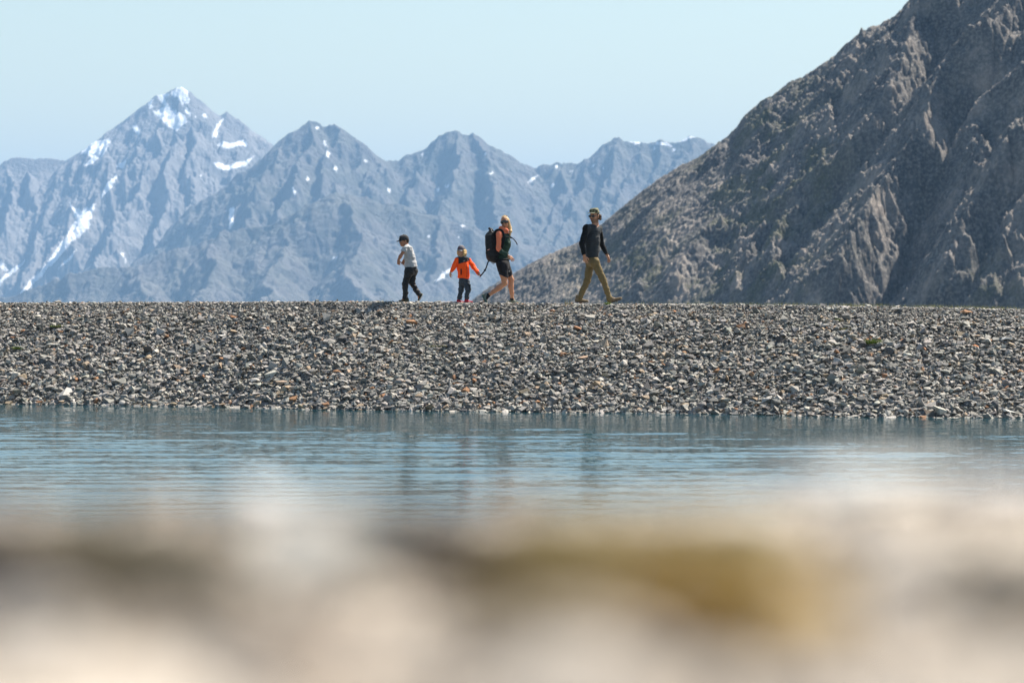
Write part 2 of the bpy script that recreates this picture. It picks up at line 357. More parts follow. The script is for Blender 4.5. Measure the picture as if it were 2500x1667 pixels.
def addD(X, Y):
    yc = np.interp(X, cX, cY); top = np.clip((yc-Y+2)/22, .10, 1)
    rocky = np.clip((X-62-14*fbm(X/40, Y/40, 2, 230)+.15*(1000-Y))/22, .12, 1)
    Xw, Yw = warpD(X, Y)
    f = (ridged((X*.9+.42*Y)/8+.5*pn(X/40, Y/40, 231), (Y-.4*X)/36, 5, 221)-1.1)*1.9
    g = (ridged(X/15, Y/17, 5, 241)-1.1)*1.3
    b = np.maximum(pn(X/1.7, Y/1.9, 251), 0)*1.2+np.maximum(pn(X/.95+4, Y/1.1, 252), .1)*.8+np.maximum(pn(X/3.6, Y/4.2, 253), .12)*1.6
    ck = np.clip(.13-np.abs(pn(X/7+.5*pn(X/5, Y/5, 262), Y/11, 261)), 0, 1)*13*rocky+np.clip(.12-np.abs(pn((X+.5*Y)/3.2, (Y-.5*X)/7.5, 263)), 0, 1)*9*(.35+.65*rocky)
    return (f+g)*rocky*top-ck*np.clip(top*1.5, 0, 1)+reliefD(Xw, Yw)*np.clip(top*1.2, 0, 1)+b*1.15*(.65+.15*rocky)*np.clip(top*3, .25, 1)+.3*fbm(X/1.2, Y/1.2, 2, 255)+1.6*fbm(X/28, Y/34, 3, 256)*top+2.2
m = NT("mountainside_rock", .95, .12)
n1 = m.noise(.06, 8, .6); n2 = m.noise(.9, 5, .65); n3 = m.noise(.02, 3, .5)
c = m.ramp(n1, [(.32, (.055, .058, .066)), (.50, (.105, .106, .11)), (.68, (.30, .262, .235))])
c = m.mix(m.ramp(n2, [(.45, (0, 0, 0)), (.72, (.55, .55, .55))]), c, (.50, .45, .40))
c = m.mix(m.ramp(n2, [(.26, (.7, .7, .7)), (.42, (0, 0, 0))]), c, (.07, .07, .078))
g = m.math('MULTIPLY', m.ramp(m.noise(.055, 7, .68), [(.46, (0, 0, 0)), (.58, (1, 1, 1))]), m.attr("veg").outputs["Fac"])
g = m.math('MULTIPLY', g, m.ramp(m.noise(1.2, 4, .6), [(.36, (.1, .1, .1)), (.58, (1, 1, 1))]))
c = m.mix(m.math('MULTIPLY', g, .8), c, (.075, .088, .042))
m.color(c); m.bump(m.noise(1.6, 6, .7), .7)
def vegD(px, py, X, Y, Z):
    a = np.exp(-((px-1880)/170)**2-((py-440)/260)**2)+np.exp(-((px-1650)/260)**2-((py-640)/120)**2)*.8+.7*np.exp(-((px-2430)/90)**2-((py-700)/70)**2)
    return np.clip(a*1.5, .1, 1)
mountain("mountainside", -30, 232, 680, 1150, .34, None, -12, (baseD, addD), m.m, [], veg=vegD, ystep=.5)

# valley floor behind the dam, reaching the horizon under the mountains
m = NT("valley_ground", .95, .1)
m.color(m.ramp(m.noise(.01, 8, .6), [(.35, (.06, .065, .045)), (.65, (.15, .14, .12))]))
n = 61
gx, gy = np.meshgrid(np.linspace(-14000, 14000, n), np.linspace(-6000, 22000, n), indexing='ij')
o = mk("ground", np.stack([gx, gy, -32+6*fbm(gx/900, gy/900, 3, 5)], -1).reshape(-1, 3), grid_faces(n, n), m.m); o["kind"] = "structure"

# ------------------------------------------------------------------ the reservoir bank
def bx(px): return (px-1250)/FPX*52.0
SHP = [(-900, 975), (0, 986), (500, 992), (800, 1000), (1250, 1005), (1700, 1010), (2000, 1017), (2500, 1021), (3400, 1034)]
CRP = [(-900, 744), (0, 743), (500, 741), (860, 739), (1000, 740.5), (1130, 742), (1250, 743.5), (1400, 745), (1700, 746), (2000, 749.5), (2250, 753), (2500, 759.5), (3400, 771)]
sx = np.array([bx(p) for p, _ in SHP]); sy = np.array([EYE*FPX/(v-HOR) for _, v in SHP])
def shoreY(x): return np.interp(x, sx, sy)
def crestY(x): return shoreY(x)+3.75
cx_ = np.array([bx(p)*54.3/52 for p, _ in CRP]); cz_ = np.array([EYE-(v-HOR)/FPX*54.3 for _, v in CRP])
def crestZ(x): return np.interp(x, cx_, cz_)
PATH_W = 3.2
def bankz(x, y):
    """far bank: under water -> slope -> rounded crest -> slightly lower gravel path -> back slope"""
    s = y-shoreY(x); cz = crestZ(x); run = 3.75
    t = s/run
    up = (cz-.06)*np.where(t < 0, t, t*(1.12-.12*t*t))
    up = np.where(t > 1, cz-.06, up)
    e = np.clip((s-run+.15)/.30, 0, 1); e = e*e*(3-2*e)
    z = up*(1-e)+cz*e
    return np.where(s > run+PATH_W, cz-(s-run-PATH_W)*.55, z)
xs = np.linspace(-90, 90, 721); ss = np.concatenate([np.linspace(-6, 8.2, 143), np.linspace(8.6, 70, 40)])
X, Sg = np.meshgrid(xs, ss, indexing='ij'); Y = shoreY(X)+Sg
Z = bankz(X, Y)+.012*fbm(X*3, Y*3, 3, 300)
m = NT("bank_earth", .95, .1)
m.color(m.ramp(m.noise(9, 8, .65), [(.35, (.07, .07, .07)), (.6, (.2, .195, .185))])); m.bump(m.noise(40, 6, .7), .03)
bank = mk("embankment", np.stack([X, Y, Z], -1).reshape(-1, 3), grid_faces(len(xs), len(ss)), m.m); bank["kind"] = "structure"
xs = np.linspace(-90, 90, 721); ss = np.linspace(3.95, 3.75+PATH_W-.1, 30)
X, Sg = np.meshgrid(xs, ss, indexing='ij'); Y = shoreY(X)+Sg
m = NT("gravel_path_surface", .95, .1)
m.color(m.ramp(m.noise(30, 8, .7), [(.35, (.2, .195, .185)), (.6, (.42, .40, .37))])); m.bump(m.noise(60, 5, .7), .02)
o = mk("path", np.stack([X, Y, bankz(X, Y)+.012+.008*fbm(X*4, Y*4, 3, 301)], -1).reshape(-1, 3), grid_faces(len(xs), len(ss)), m.m); o["kind"] = "structure"

# stones -----------------------------------------------------------
m = NT("slate_stone", .85, .25)
ac = m.attr("col").outputs["Color"]
n1 = m.noise(26, 5, .65); n2 = m.noise(9, 3, .5)
c = m.mix(m.ramp(n1, [(.35, (.55, .55, .55)), (.65, (0, 0, 0))]), ac, m.mix(1.0, ac, (.55, .55, .56), 'MULTIPLY'))
c = m.mix(m.ramp(n2, [(.62, (0, 0, 0)), (.74, (.45, .45, .45))]), c, (.36, .22, .13))
m.color(c); m.bump(m.noise(45, 5, .7), .012); STONE = m.m

def stone_shape(r, npt, flat):
    pts = []
    for i in range(npt):
        v = r.normal(size=3); v /= np.abs(v).max()**.6*np.linalg.norm(v)**.4
        pts.append(v*np.array([1, r.uniform(.62, .95), flat])*r.uniform(.8, 1.05))
    bm = bmesh.new(); vs = [bm.verts.new(p) for p in pts]
    g = bmesh.ops.convex_hull(bm, input=vs)
    bmesh.ops.delete(bm, geom=list({e for e in g["geom_interior"] if isinstance(e, bmesh.types.BMVert)}), context='VERTS')
    loose = [v for v in bm.verts if not v.link_faces]
    if loose: bmesh.ops.delete(bm, geom=loose, context='VERTS')
    bmesh.ops.triangulate(bm, faces=bm.faces)
    bm.verts.index_update()
    V = np.array([v.co for v in bm.verts]); F = np.array([[v.index for v in f.verts] for f in bm.faces]); bm.free()
    V = V-V.mean(0); return V/np.abs(V[:, 0]).max(), F
SHAPES = [stone_shape(rng, int(rng.integers(9, 15)), rng.uniform(.28, .62)) for _ in range(48)]
PAL = np.array([(.30, .295, .28), (.36, .35, .33), (.22, .22, .215), (.44, .425, .395), (.12, .122, .125), (.38, .30, .22), (.33, .18, .10), (.17, .175, .17), (.52, .50, .46)])
PALW = np.array([.24, .21, .17, .11, .13, .045, .018, .08, .03]); PALW = PALW/PALW.sum()
def rot_batch(n, r, tilt, slope):
    yaw = r.random(n)*2*np.pi; a = r.random(n)*2*np.pi
    th = np.abs(r.normal(0, tilt, n)); wild = r.random(n) < .12; th[wild] = r.random(wild.sum())*1.5
    cy, sy_ = np.cos(yaw), np.sin(yaw); o = np.zeros(n); l = np.ones(n)
    Rz = np.stack([cy, -sy_, o, sy_, cy, o, o, o, l], -1).reshape(n, 3, 3)
    ux, uy = np.cos(a), np.sin(a); c, s = np.cos(th), np.sin(th); C = 1-c
    Rt = np.stack([c+ux*ux*C, ux*uy*C, uy*s, ux*uy*C, c+uy*uy*C, -ux*s, -uy*s, ux*s, c], -1).reshape(n, 3, 3)
    cs, sn = np.cos(slope), np.sin(slope)
    Rs = np.stack([l, o, o, o, cs, -sn, o, sn, cs], -1).reshape(n, 3, 3)
    return Rs @ Rt @ Rz
def stones_mesh(pos, size, R, colors, r):
    """all stones of a batch -> V, F, C arrays"""
    n = len(pos); sh = r.integers(0, len(SHAPES), n); Vs, Fs, Cs = [], [], []; off = 0
    an = np.stack([np.ones(n), r.uniform(.75, 1.1, n), r.uniform(.7, 1.35, n)], -1)
    for k, (V, F) in enumerate(SHAPES):
        i = np.where(sh == k)[0]
        if not len(i): continue
        W = V[None]*an[i][:, None]*size[i][:, None, None]
        W = np.einsum('nij,nvj->nvi', R[i], W)+pos[i][:, None]
        Vs.append(W.reshape(-1, 3)); Fs.append((F[None]+(np.arange(len(i))*len(V)+off)[:, None, None]).reshape(-1, 3))
        Cs.append(np.repeat(colors[i], len(V), 0)); off += len(i)*len(V)
    return np.concatenate(Vs), np.concatenate(Fs), np.concatenate(Cs)
def pick_cols(n, r):
    return PAL[r.choice(len(PAL), n, p=PALW)]*np.array((.92, .90, .87))*r.uniform(.82, 1.18, (n, 1))*r.uniform(.97, 1.03, (n, 3))

N = 135000
x = rng.uniform(-12.5, 12.5, N); s = rng.uniform(-.5, 4.15, N)
u = np.clip(s/3.75, 0, 1.05)
size = np.exp(rng.normal(math.log(.034), .42, N))*(1.25-.45*u)*(1+.25*pn(x*.8, s*.8, 400))
size = np.clip(size, .012, .09)*np.clip((4.3-s)/1.0, .3, 1)
y = shoreY(x)+s; z = bankz(x, y); sl = np.arctan(np.clip((bankz(x, y+.03)-bankz(x, y-.03))/.06, -1, 1))
lift = rng.uniform(-.3, .9, N)*size*.6+rng.uniform(-.03, .035, N)*(u < .93)
pos = np.stack([x, y-lift*np.sin(sl), z+lift*np.cos(sl)], -1)
V, F, C = stones_mesh(pos, size, rot_batch(N, rng, .30, sl*.30), pick_cols(N, rng), rng)
o = mk("rubble", V, F, STONE, smooth=False, col=C)
tag(o, "grey slate rubble covering the slope of the reservoir bank", "rubble", kind="stuff")
N = 26000       # fine gravel of the path edge and crest
x = rng.uniform(-12.5, 12.5, N); s = 3.55+np.abs(rng.normal(0, 1, N))*.9; s = np.clip(s, 3.5, 6.6)
size = np.clip(np.exp(rng.normal(math.log(.017), .4, N)), .008, .045)*np.where(s < 4.1, 1.25, .8)
y = shoreY(x)+s; z = bankz(x, y)+.010
pos = np.stack([x, y, z+size*.15], -1)
V, F, C = stones_mesh(pos, size, rot_batch(N, rng, .25, np.zeros(N)), pick_cols(N, rng)*1.05, rng)
tag(mk("gravel", V, F, STONE, smooth=False, col=C), "fine grey gravel spread over the walking path on the crest", "gravel", kind="stuff")

# the 290 largest stones, each its own object
def add_stone(name, x, s, sz, colr, label, group=None, flat=None, tilt=.3, lift=.35, asp=None, yaw=None):
    V, F = SHAPES[int(rng.integers(0, len(SHAPES)))]
    y = float(shoreY(x)+s); sl = math.atan(float(bankz(x, y+.05)-bankz(x, y-.05))/.1)
    R = rot_batch(1, rng, tilt, np.array([sl*.3]))[0]
    A = np.array(asp if asp else (1, rng.uniform(.75, 1.1), rng.uniform(.7, 1.3)))
    if yaw is not None:
        cs, sn = math.cos(yaw), math.sin(yaw); R = np.array([[cs, -sn, 0], [sn, cs, 0], [0, 0, 1]]) @ np.array([[1, 0, 0], [0, math.cos(.2), -math.sin(.2)], [0, math.sin(.2), math.cos(.2)]])
    W = (V*A*sz) @ R.T
    o = mk(name, W, F, STONE, smooth=False, col=np.tile(colr, (len(W), 1)), loc=(x, y, float(bankz(x, y))+lift*sz*.6))
    return tag(o, label, "stone", group)
KINDS = [("pale grey", (.40, .385, .36), "pale grey"), ("mid grey", (.27, .262, .25), "mid grey"), ("dark slate grey", (.12, .12, .122), "dark slate grey"), ("rust brown", (.28, .155, .09), "rust brown"), ("tan", (.34, .27, .20), "tan")]
kp = [.24, .42, .21, .05, .08]
taken = []
for i in range(276):
    for _ in range(30):
        xx = rng.uniform(-9.6, 9.6); s_ = rng.uniform(.02, 3.15)
        if all((xx-a)**2+(s_-b)**2 > .09 for a, b in taken): break
    taken.append((xx, s_))
    k = KINDS[int(rng.choice(5, p=kp))]
    sz = rng.uniform(.07, .125)*(1.15-.4*s_/3.75)
    add_stone("stone", xx, s_, sz, np.array(k[1])*rng.uniform(.9, 1.1),
              f"larger {k[0]} angular stone lying loose in the rubble of the far bank", f"larger {k[2]} stones on the far bank")
def at(px, py):
    """point of the slope seen at this pixel (solved along the bank)"""
    for s_ in np.linspace(0, 3.9, 400):
        xx = bx(px); 
        for _ in range(2): Yy = float(shoreY(xx))+s_; xx = (px-1250)/FPX*Yy
        if HOR+(EYE-float(bankz(xx, Yy)))/Yy*FPX <= py: return xx, s_
    return xx, 3.7
for px, py, sz, colr, lab, asp, yw in (
    (130, 853, .165, (.36, .37, .355), "broad flat grey slab near the green tuft on the far left of the bank", (1, .6, .32), .15),
    (1000, 802, .10, (.40, .40, .40), "light grey slab on the upper bank below the boy", (1, .7, .4), 1.0),
    (545, 828, .12, (.50, .49, .47), "long pale slab tipped towards the upper left on the bank", (1, .5, .35), .6),
    (2450, 835, .12, (.50, .50, .48), "large pale flat stone near the right edge of the bank", (1, .8, .35), -.5),
    (2190, 765, .14, (.38, .38, .36), "long flat grey stone just under the crest by the grass", (1, .5, .3), .05),
    (2360, 770, .12, (.37, .2, .11), "long rust brown stone just under the crest towards the right", (1, .45, .35), .05),
    (2385, 852, .085, (.42, .17, .07), "rust orange blocky stone on the right of the bank", (1, .7, .6), .1),
    (1425, 880, .11, (.40, .28, .2), "reddish brown flat stone in the middle of the bank below the man", (1, .7, .3), -.2),
    (2460, 1015, .15, (.50, .50, .47), "large pale boulder standing at the waterline at the right end", (1, .8, .75), .3),
    (310, 870, .10, (.34, .345, .33), "grey slab with a thin edge right of the broad flat slab", (1, .6, .35), .1),
    (375, 765, .09, (.38, .27, .17), "brown blocky stone high on the left part of the bank", (1, .7, .6), 0)):
    xx, s_ = at(px, py); add_stone("stone", xx, s_, sz, np.array(colr), lab, asp=asp, yaw=yw, lift=.9)

# green plants and grass -------------------------------------------
def leaf_mat(name, a, b):
    m = NT(name, .7, .3); m.color(m.ramp(m.noise(60, 3), [(.35, a), (.65, b)])); m.b.inputs["Subsurface Weight"].default_value = 0
    return m.m
GREEN = leaf_mat("plant_leaf", (.10, .16, .025), (.22, .28, .05)); DRY = leaf_mat("dry_grass", (.22, .2, .08), (.42, .36, .2)); OLIVE = leaf_mat("olive_grass", (.10, .12, .03), (.3, .28, .12))
def blades(n, rad, h, spread, r, w=.004, flat=.0, centre=None):
    V, F = [], []
    for i in range(n):
        a = r.random()*6.283; q = rad*math.sqrt(r.random()); x0, y0 = q*math.cos(a), q*math.sin(a)
        if centre is not None: x0, y0 = centre[i][0], centre[i][1]
        z0 = centre[i][2] if centre is not None else 0
        b = a+r.normal(0, .8); l = h*r.uniform(.5, 1.15); e = spread*r.uniform(.2, 1.1)
        px, py = -math.sin(b)*w, math.cos(b)*w; base = len(V)
        for t in (0, .5, 1):
            k = (1-t)*.9+.1; cx = x0+math.cos(b)*e*t*t; cy = y0+math.sin(b)*e*t*t; cz = z0+l*(t-(.25*t*t if e > h*.4 else 0))
            V += [(cx-px*k, cy-py*k, cz), (cx+px*k, cy+py*k, cz+.0006)]
        F += [(base, base+1, base+3, base+2), (base+2, base+3, base+5, base+4)]
    return np.array(V), np.array(F)
def tuft(name, px, py, n, rad, h, spread, mat, label, cat="plant", w=.006):
    xx, s_ = at(px, py); yy = float(shoreY(xx))+s_
    V, F = blades(n, rad, h, spread, rng, w)
    o = mk(name, V, F, mat, loc=(xx, yy, float(bankz(xx, yy))+.02)); return tag(o, label, cat)
tuft("plant_tuft", 137, 802, 260, .11, .05, .09, GREEN, "low yellow green tuft high on the far left of the rubble bank")
tuft("plant_tuft", 45, 856, 260, .12, .06, .09, GREEN, "low green tuft left of the broad flat slab")
tuft("plant_tuft", 2131, 842, 420, .12, .09, .09, GREEN, "bright green spreading tuft in the middle of the right half of the bank")
tuft("plant_tuft", 2065, 808, 150, .09, .05, .07, OLIVE, "faint olive tuft just above the bright green tuft")
tuft("plant_tuft", 2046, 786, 60, .05, .05, .05, GREEN, "tiny green sprig above the faint olive tuft")
tuft("plant_tuft", 1075, 849, 200, .2, .04, .09, OLIVE, "sparse yellowish tuft in the middle of the bank below the small child")
tuft("plant_tuft", 1483, 746, 90, .05, .05, .05, GREEN, "tiny bright green sprig under the man's front heel")
tuft("grass_tuft", 937, 742, 26, .16, .13, .12, DRY, "wispy pale grass at the crest beside the boy's shadow", "grass", .0025)
tuft("grass_tuft", 1246, 745, 22, .10, .11, .10, DRY, "few dry grass stalks at the crest beside the woman's front foot", "grass", .0025)
tuft("grass_tuft", 1388, 746, 40, .09, .10, .05, DRY, "short brownish dry grass at the crest behind the man's rear foot", "grass", .003)
# fringe of grass along the far edge of the path, thicker to the right
n = 5200; gxs = 1.0+8.6*np.sqrt(rng.random(n)) if False else rng.uniform(1.5, 11, n)
keep = rng.random(n) < np.clip((gxs-1.2)/5.5, .06, 1)*(.45+.55*(pn(gxs*1.3, gxs*0, 500) > -.15)); gxs = gxs[keep]; n = len(gxs)
gys = shoreY(gxs)+rng.uniform(5.2, 6.95, n); gzs = bankz(gxs, gys)
V, F = blades(n, 0, .10, .06, rng, .0025, centre=list(zip(gxs, gys, gzs)))
tag(mk("grass", V, F, OLIVE), "thin olive grass fringing the far side of the path on the right", "grass", kind="stuff")

# ------------------------------------------------------------------ water
xs = np.linspace(-80, 80, 30)
def waves(X, Y):
    r = np.random.default_rng(8); Z = np.zeros(X.shape)
    for i in range(46):
        lam = math.exp(r.uniform(math.log(.35), math.log(1.2))); a = r.normal(0, .16)
        k = 2*math.pi/lam; am = .0115*lam/2/math.pi*1.0
        Z += am*np.sin(k*(X*math.sin(a)+Y*math.cos(a))+r.random()*6.28)*(1+.8*np.sin(X*r.uniform(.1, .6)+Y*r.uniform(.05, .3)+r.random()*6))
    return Z
wx = np.concatenate([[-80, -40, -20], np.arange(-13, 13.01, .16), [20, 40, 80]]); wy = np.arange(3.0, 58, .045)
X, Y = np.meshgrid(wx, wy, indexing='ij')
amp = (.62+.55*np.clip(pn(X/7+3, Y/9, 600)+.25*(-X/9), -.7, 1.0))*np.clip((shoreY(X)-Y)/16+.16, .16, 1)
Z = waves(X, Y)*amp*np.clip((14-np.abs(X))/2, 0, 1)
m = NT("lake_water", .03, .5)
m.b.inputs["IOR"].default_value = 1.333; m.color((.010, .045, .060))
mp = m.n("Mapping", {"Vector": m.coord(), "Scale": (2.4, 7.0, 1)})
nz = m.n("TexNoise", {"Scale": 2.6, "Detail": 3.0, "Roughness": .55, "Vector": mp.outputs[0]})
v = m.n("VectorMath", {0: nz.outputs["Color"], 1: (.5, .5, .5)}, operation='SUBTRACT')
v = m.n("VectorMath", {0: v.outputs[0], 1: (.16, .34, 0)}, operation='MULTIPLY')
v2 = m.n("VectorMath", {0: v.outputs[0]}, operation='SCALE'); m.link(m.attr("wind").outputs["Fac"], v2.inputs["Scale"])
v = m.n("VectorMath", {0: m.n("NewGeometry").outputs["Normal"], 1: v2.outputs[0]}, operation='ADD')
v = m.n("VectorMath", {0: v.outputs[0]}, operation='NORMALIZE'); m.link(v.outputs[0], m.b.inputs["Normal"])
wind = np.clip((shoreY(X)-Y)/9+.35, .35, 1.0)*(.8+.35*pn(X/5, Y/7, 610))
o = mk("water", np.stack([X, Y, Z], -1).reshape(-1, 3), grid_faces(len(wx), len(wy)), m.m, attrs={"wind": wind}); o["kind"] = "structure"

# ------------------------------------------------------------------ near shore right in front of the lens
nx_, ny_ = 321, 331
xs = np.concatenate([np.linspace(-80, -1.2, 40), np.linspace(-1.15, 1.15, nx_), np.linspace(1.2, 80, 40)]); ys = np.concatenate([np.linspace(-30, -.1, 12), np.linspace(0, 2.2, ny_), np.linspace(2.3, 9, 40)])
X, Y = np.meshgrid(xs, ys, indexing='ij')
edge = 1.5+.08*pn(X*3, X*0, 700)
fade = np.clip(1.4-np.abs(X), 0, 1)
Z = EYE-.110-.52*np.clip(Y-edge, 0, None)-np.clip(-.2-Y, 0, 1)*.35+(.009*fbm(X*11, Y*11, 4, 701)+.009*pn(X*5, Y*5, 702))*fade
m = NT("near_shore_soil", .95, .1)
c = m.ramp(m.noise(22, 5, .55), [(.34, (.22, .18, .14)), (.56, (.56, .50, .43))])
m.color(c); m.bump(m.noise(120, 5, .7), .004)
o = mk("near_bank", np.stack([X, Y, Z], -1).reshape(-1, 3), grid_faces(len(xs), len(ys)), m.m); o["kind"] = "structure"
def nearz(x, y): return EYE-.110-.52*np.clip(y-1.5, 0, None)
N = 9000
x = rng.uniform(-.7, .7, N); y = rng.uniform(.3, 1.9, N); size = np.clip(np.exp(rng.normal(math.log(.0062), .45, N)), .003, .014)
pos = np.stack([x, y, nearz(x, y)+size*.3], -1)
cc = np.array([(.55, .49, .42), (.46, .40, .34), (.62, .58, .52), (.38, .33, .28), (.42, .41, .40)])[rng.integers(0, 5, N)]
V, F, C = stones_mesh(pos, size, rot_batch(N, rng, .4, np.zeros(N)), cc, rng)
tag(mk("pebbles", V, F, STONE, smooth=False, col=C), "out of focus beige pebbles on the near shore below the lens", "pebbles", kind="stuff")
def near_stone(px, py, sz, asp, colr, label, up=.4):
    Y = .110*FPX/(py-HOR); x, y, z = P3(px, py, Y); V, F = SHAPES[int(rng.integers(0, len(SHAPES)))]
    W = V*np.array(asp)*sz
    o = mk("stone", W, F, STONE, smooth=False, col=np.tile(colr, (len(W), 1)), loc=(x, y, float(nearz(np.float64(x), np.float64(y)))+up*sz))
    tag(o, label, "stone")
for a in ((790, 1500, .026, (1.0, .7, 1.5), (.72, .72, .68), "blurred whitish upright stone left of centre on the near shore", .8),
          (2090, 1275, .055, (1.2, .9, .45), (.74, .74, .72), "blurred broad white stone on the right of the near shore"),
          (2440, 1275, .040, (1, .8, .5), (.62, .62, .63), "blurred pale grey stone at the right edge of the near shore"),
          (640, 1255, .022, (1, .8, .5), (.62, .61, .60), "blurred pale stone behind the whitish upright stone on the near shore"),
          (400, 1440, .030, (1.1, .8, 1.4), (.02, .024, .018), "blurred dark brown stone on the left of the near shore"),
          (-10, 1500, .032, (1.0, .7, 1.2), (.05, .042, .036), "blurred dark stone at the left edge of the near shore"),
          (1040, 1440, .024, (1.2, .8, 1.2), (.06, .05, .042), "blurred dark stone in the middle of the near shore"),
          (1150, 1400, .020, (1.3, .7, 1.0), (.08, .06, .05), "blurred small dark stone before the olive moss on the near shore"),
          (130, 1590, .022, (1.0, .7, .6), (.76, .72, .68), "blurred whitish stone low in the left corner of the near shore"),
          (1270, 1460, .014, (1.3, .7, .6), (.32, .17, .09), "blurred reddish brown stone left of the yellow moss on the near shore"),
          (2080, 1500, .020, (1.1, .7, .7), (.26, .255, .27), "blurred grey stone right of the yellow moss on the near shore")):
    near_stone(*a)
def moss(px, py, rad, h, n, mat, label, asp=1.6):
    Y = .110*FPX/(py-HOR); x, y, z = P3(px, py, Y); V, F = blades(n, rad, h, h*.8, rng, .0016)
    V[:, 0] *= asp; V[:, 1] *= 2.4
    tag(mk("moss_tuft", V, F, mat, loc=(x, y, float(nearz(np.float64(x), np.float64(y))))), label, "moss")
MOSS = leaf_mat("moss_olive", (.20, .165, .07), (.34, .27, .13)); MOSSD = leaf_mat("moss_dark", (.13, .115, .075), (.24, .20, .14)); MOSSY = leaf_mat("moss_yellow", (.30, .20, .04), (.5, .34, .08))
moss(1530, 1530, .026, .020, 3600, MOSS, "blurred olive brown moss clump right of centre on the near shore", 1.5)
moss(1730, 1560, .013, .022, 2600, MOSSY, "blurred ochre yellow moss patch at the right end of the olive clump")
moss(1290, 1480, .013, .012, 900, MOSS, "blurred small brown moss patch at the left end of the olive clump")
moss(330, 1480, .017, .016, 2200, MOSSD, "blurred dark olive moss on the left of the near shore")
moss(90, 1370, .026, .016, 1500, MOSSD, "blurred dull brown grass at the left edge of the near shore", 2.0)
moss(2460, 1480, .017, .014, 1500, MOSSD, "blurred dull olive grass at the right edge of the near shore")
moss(1560, 1350, .035, .014, 2600, MOSS, "thin blurred brownish moss behind the olive clump on the near shore", 1.6)
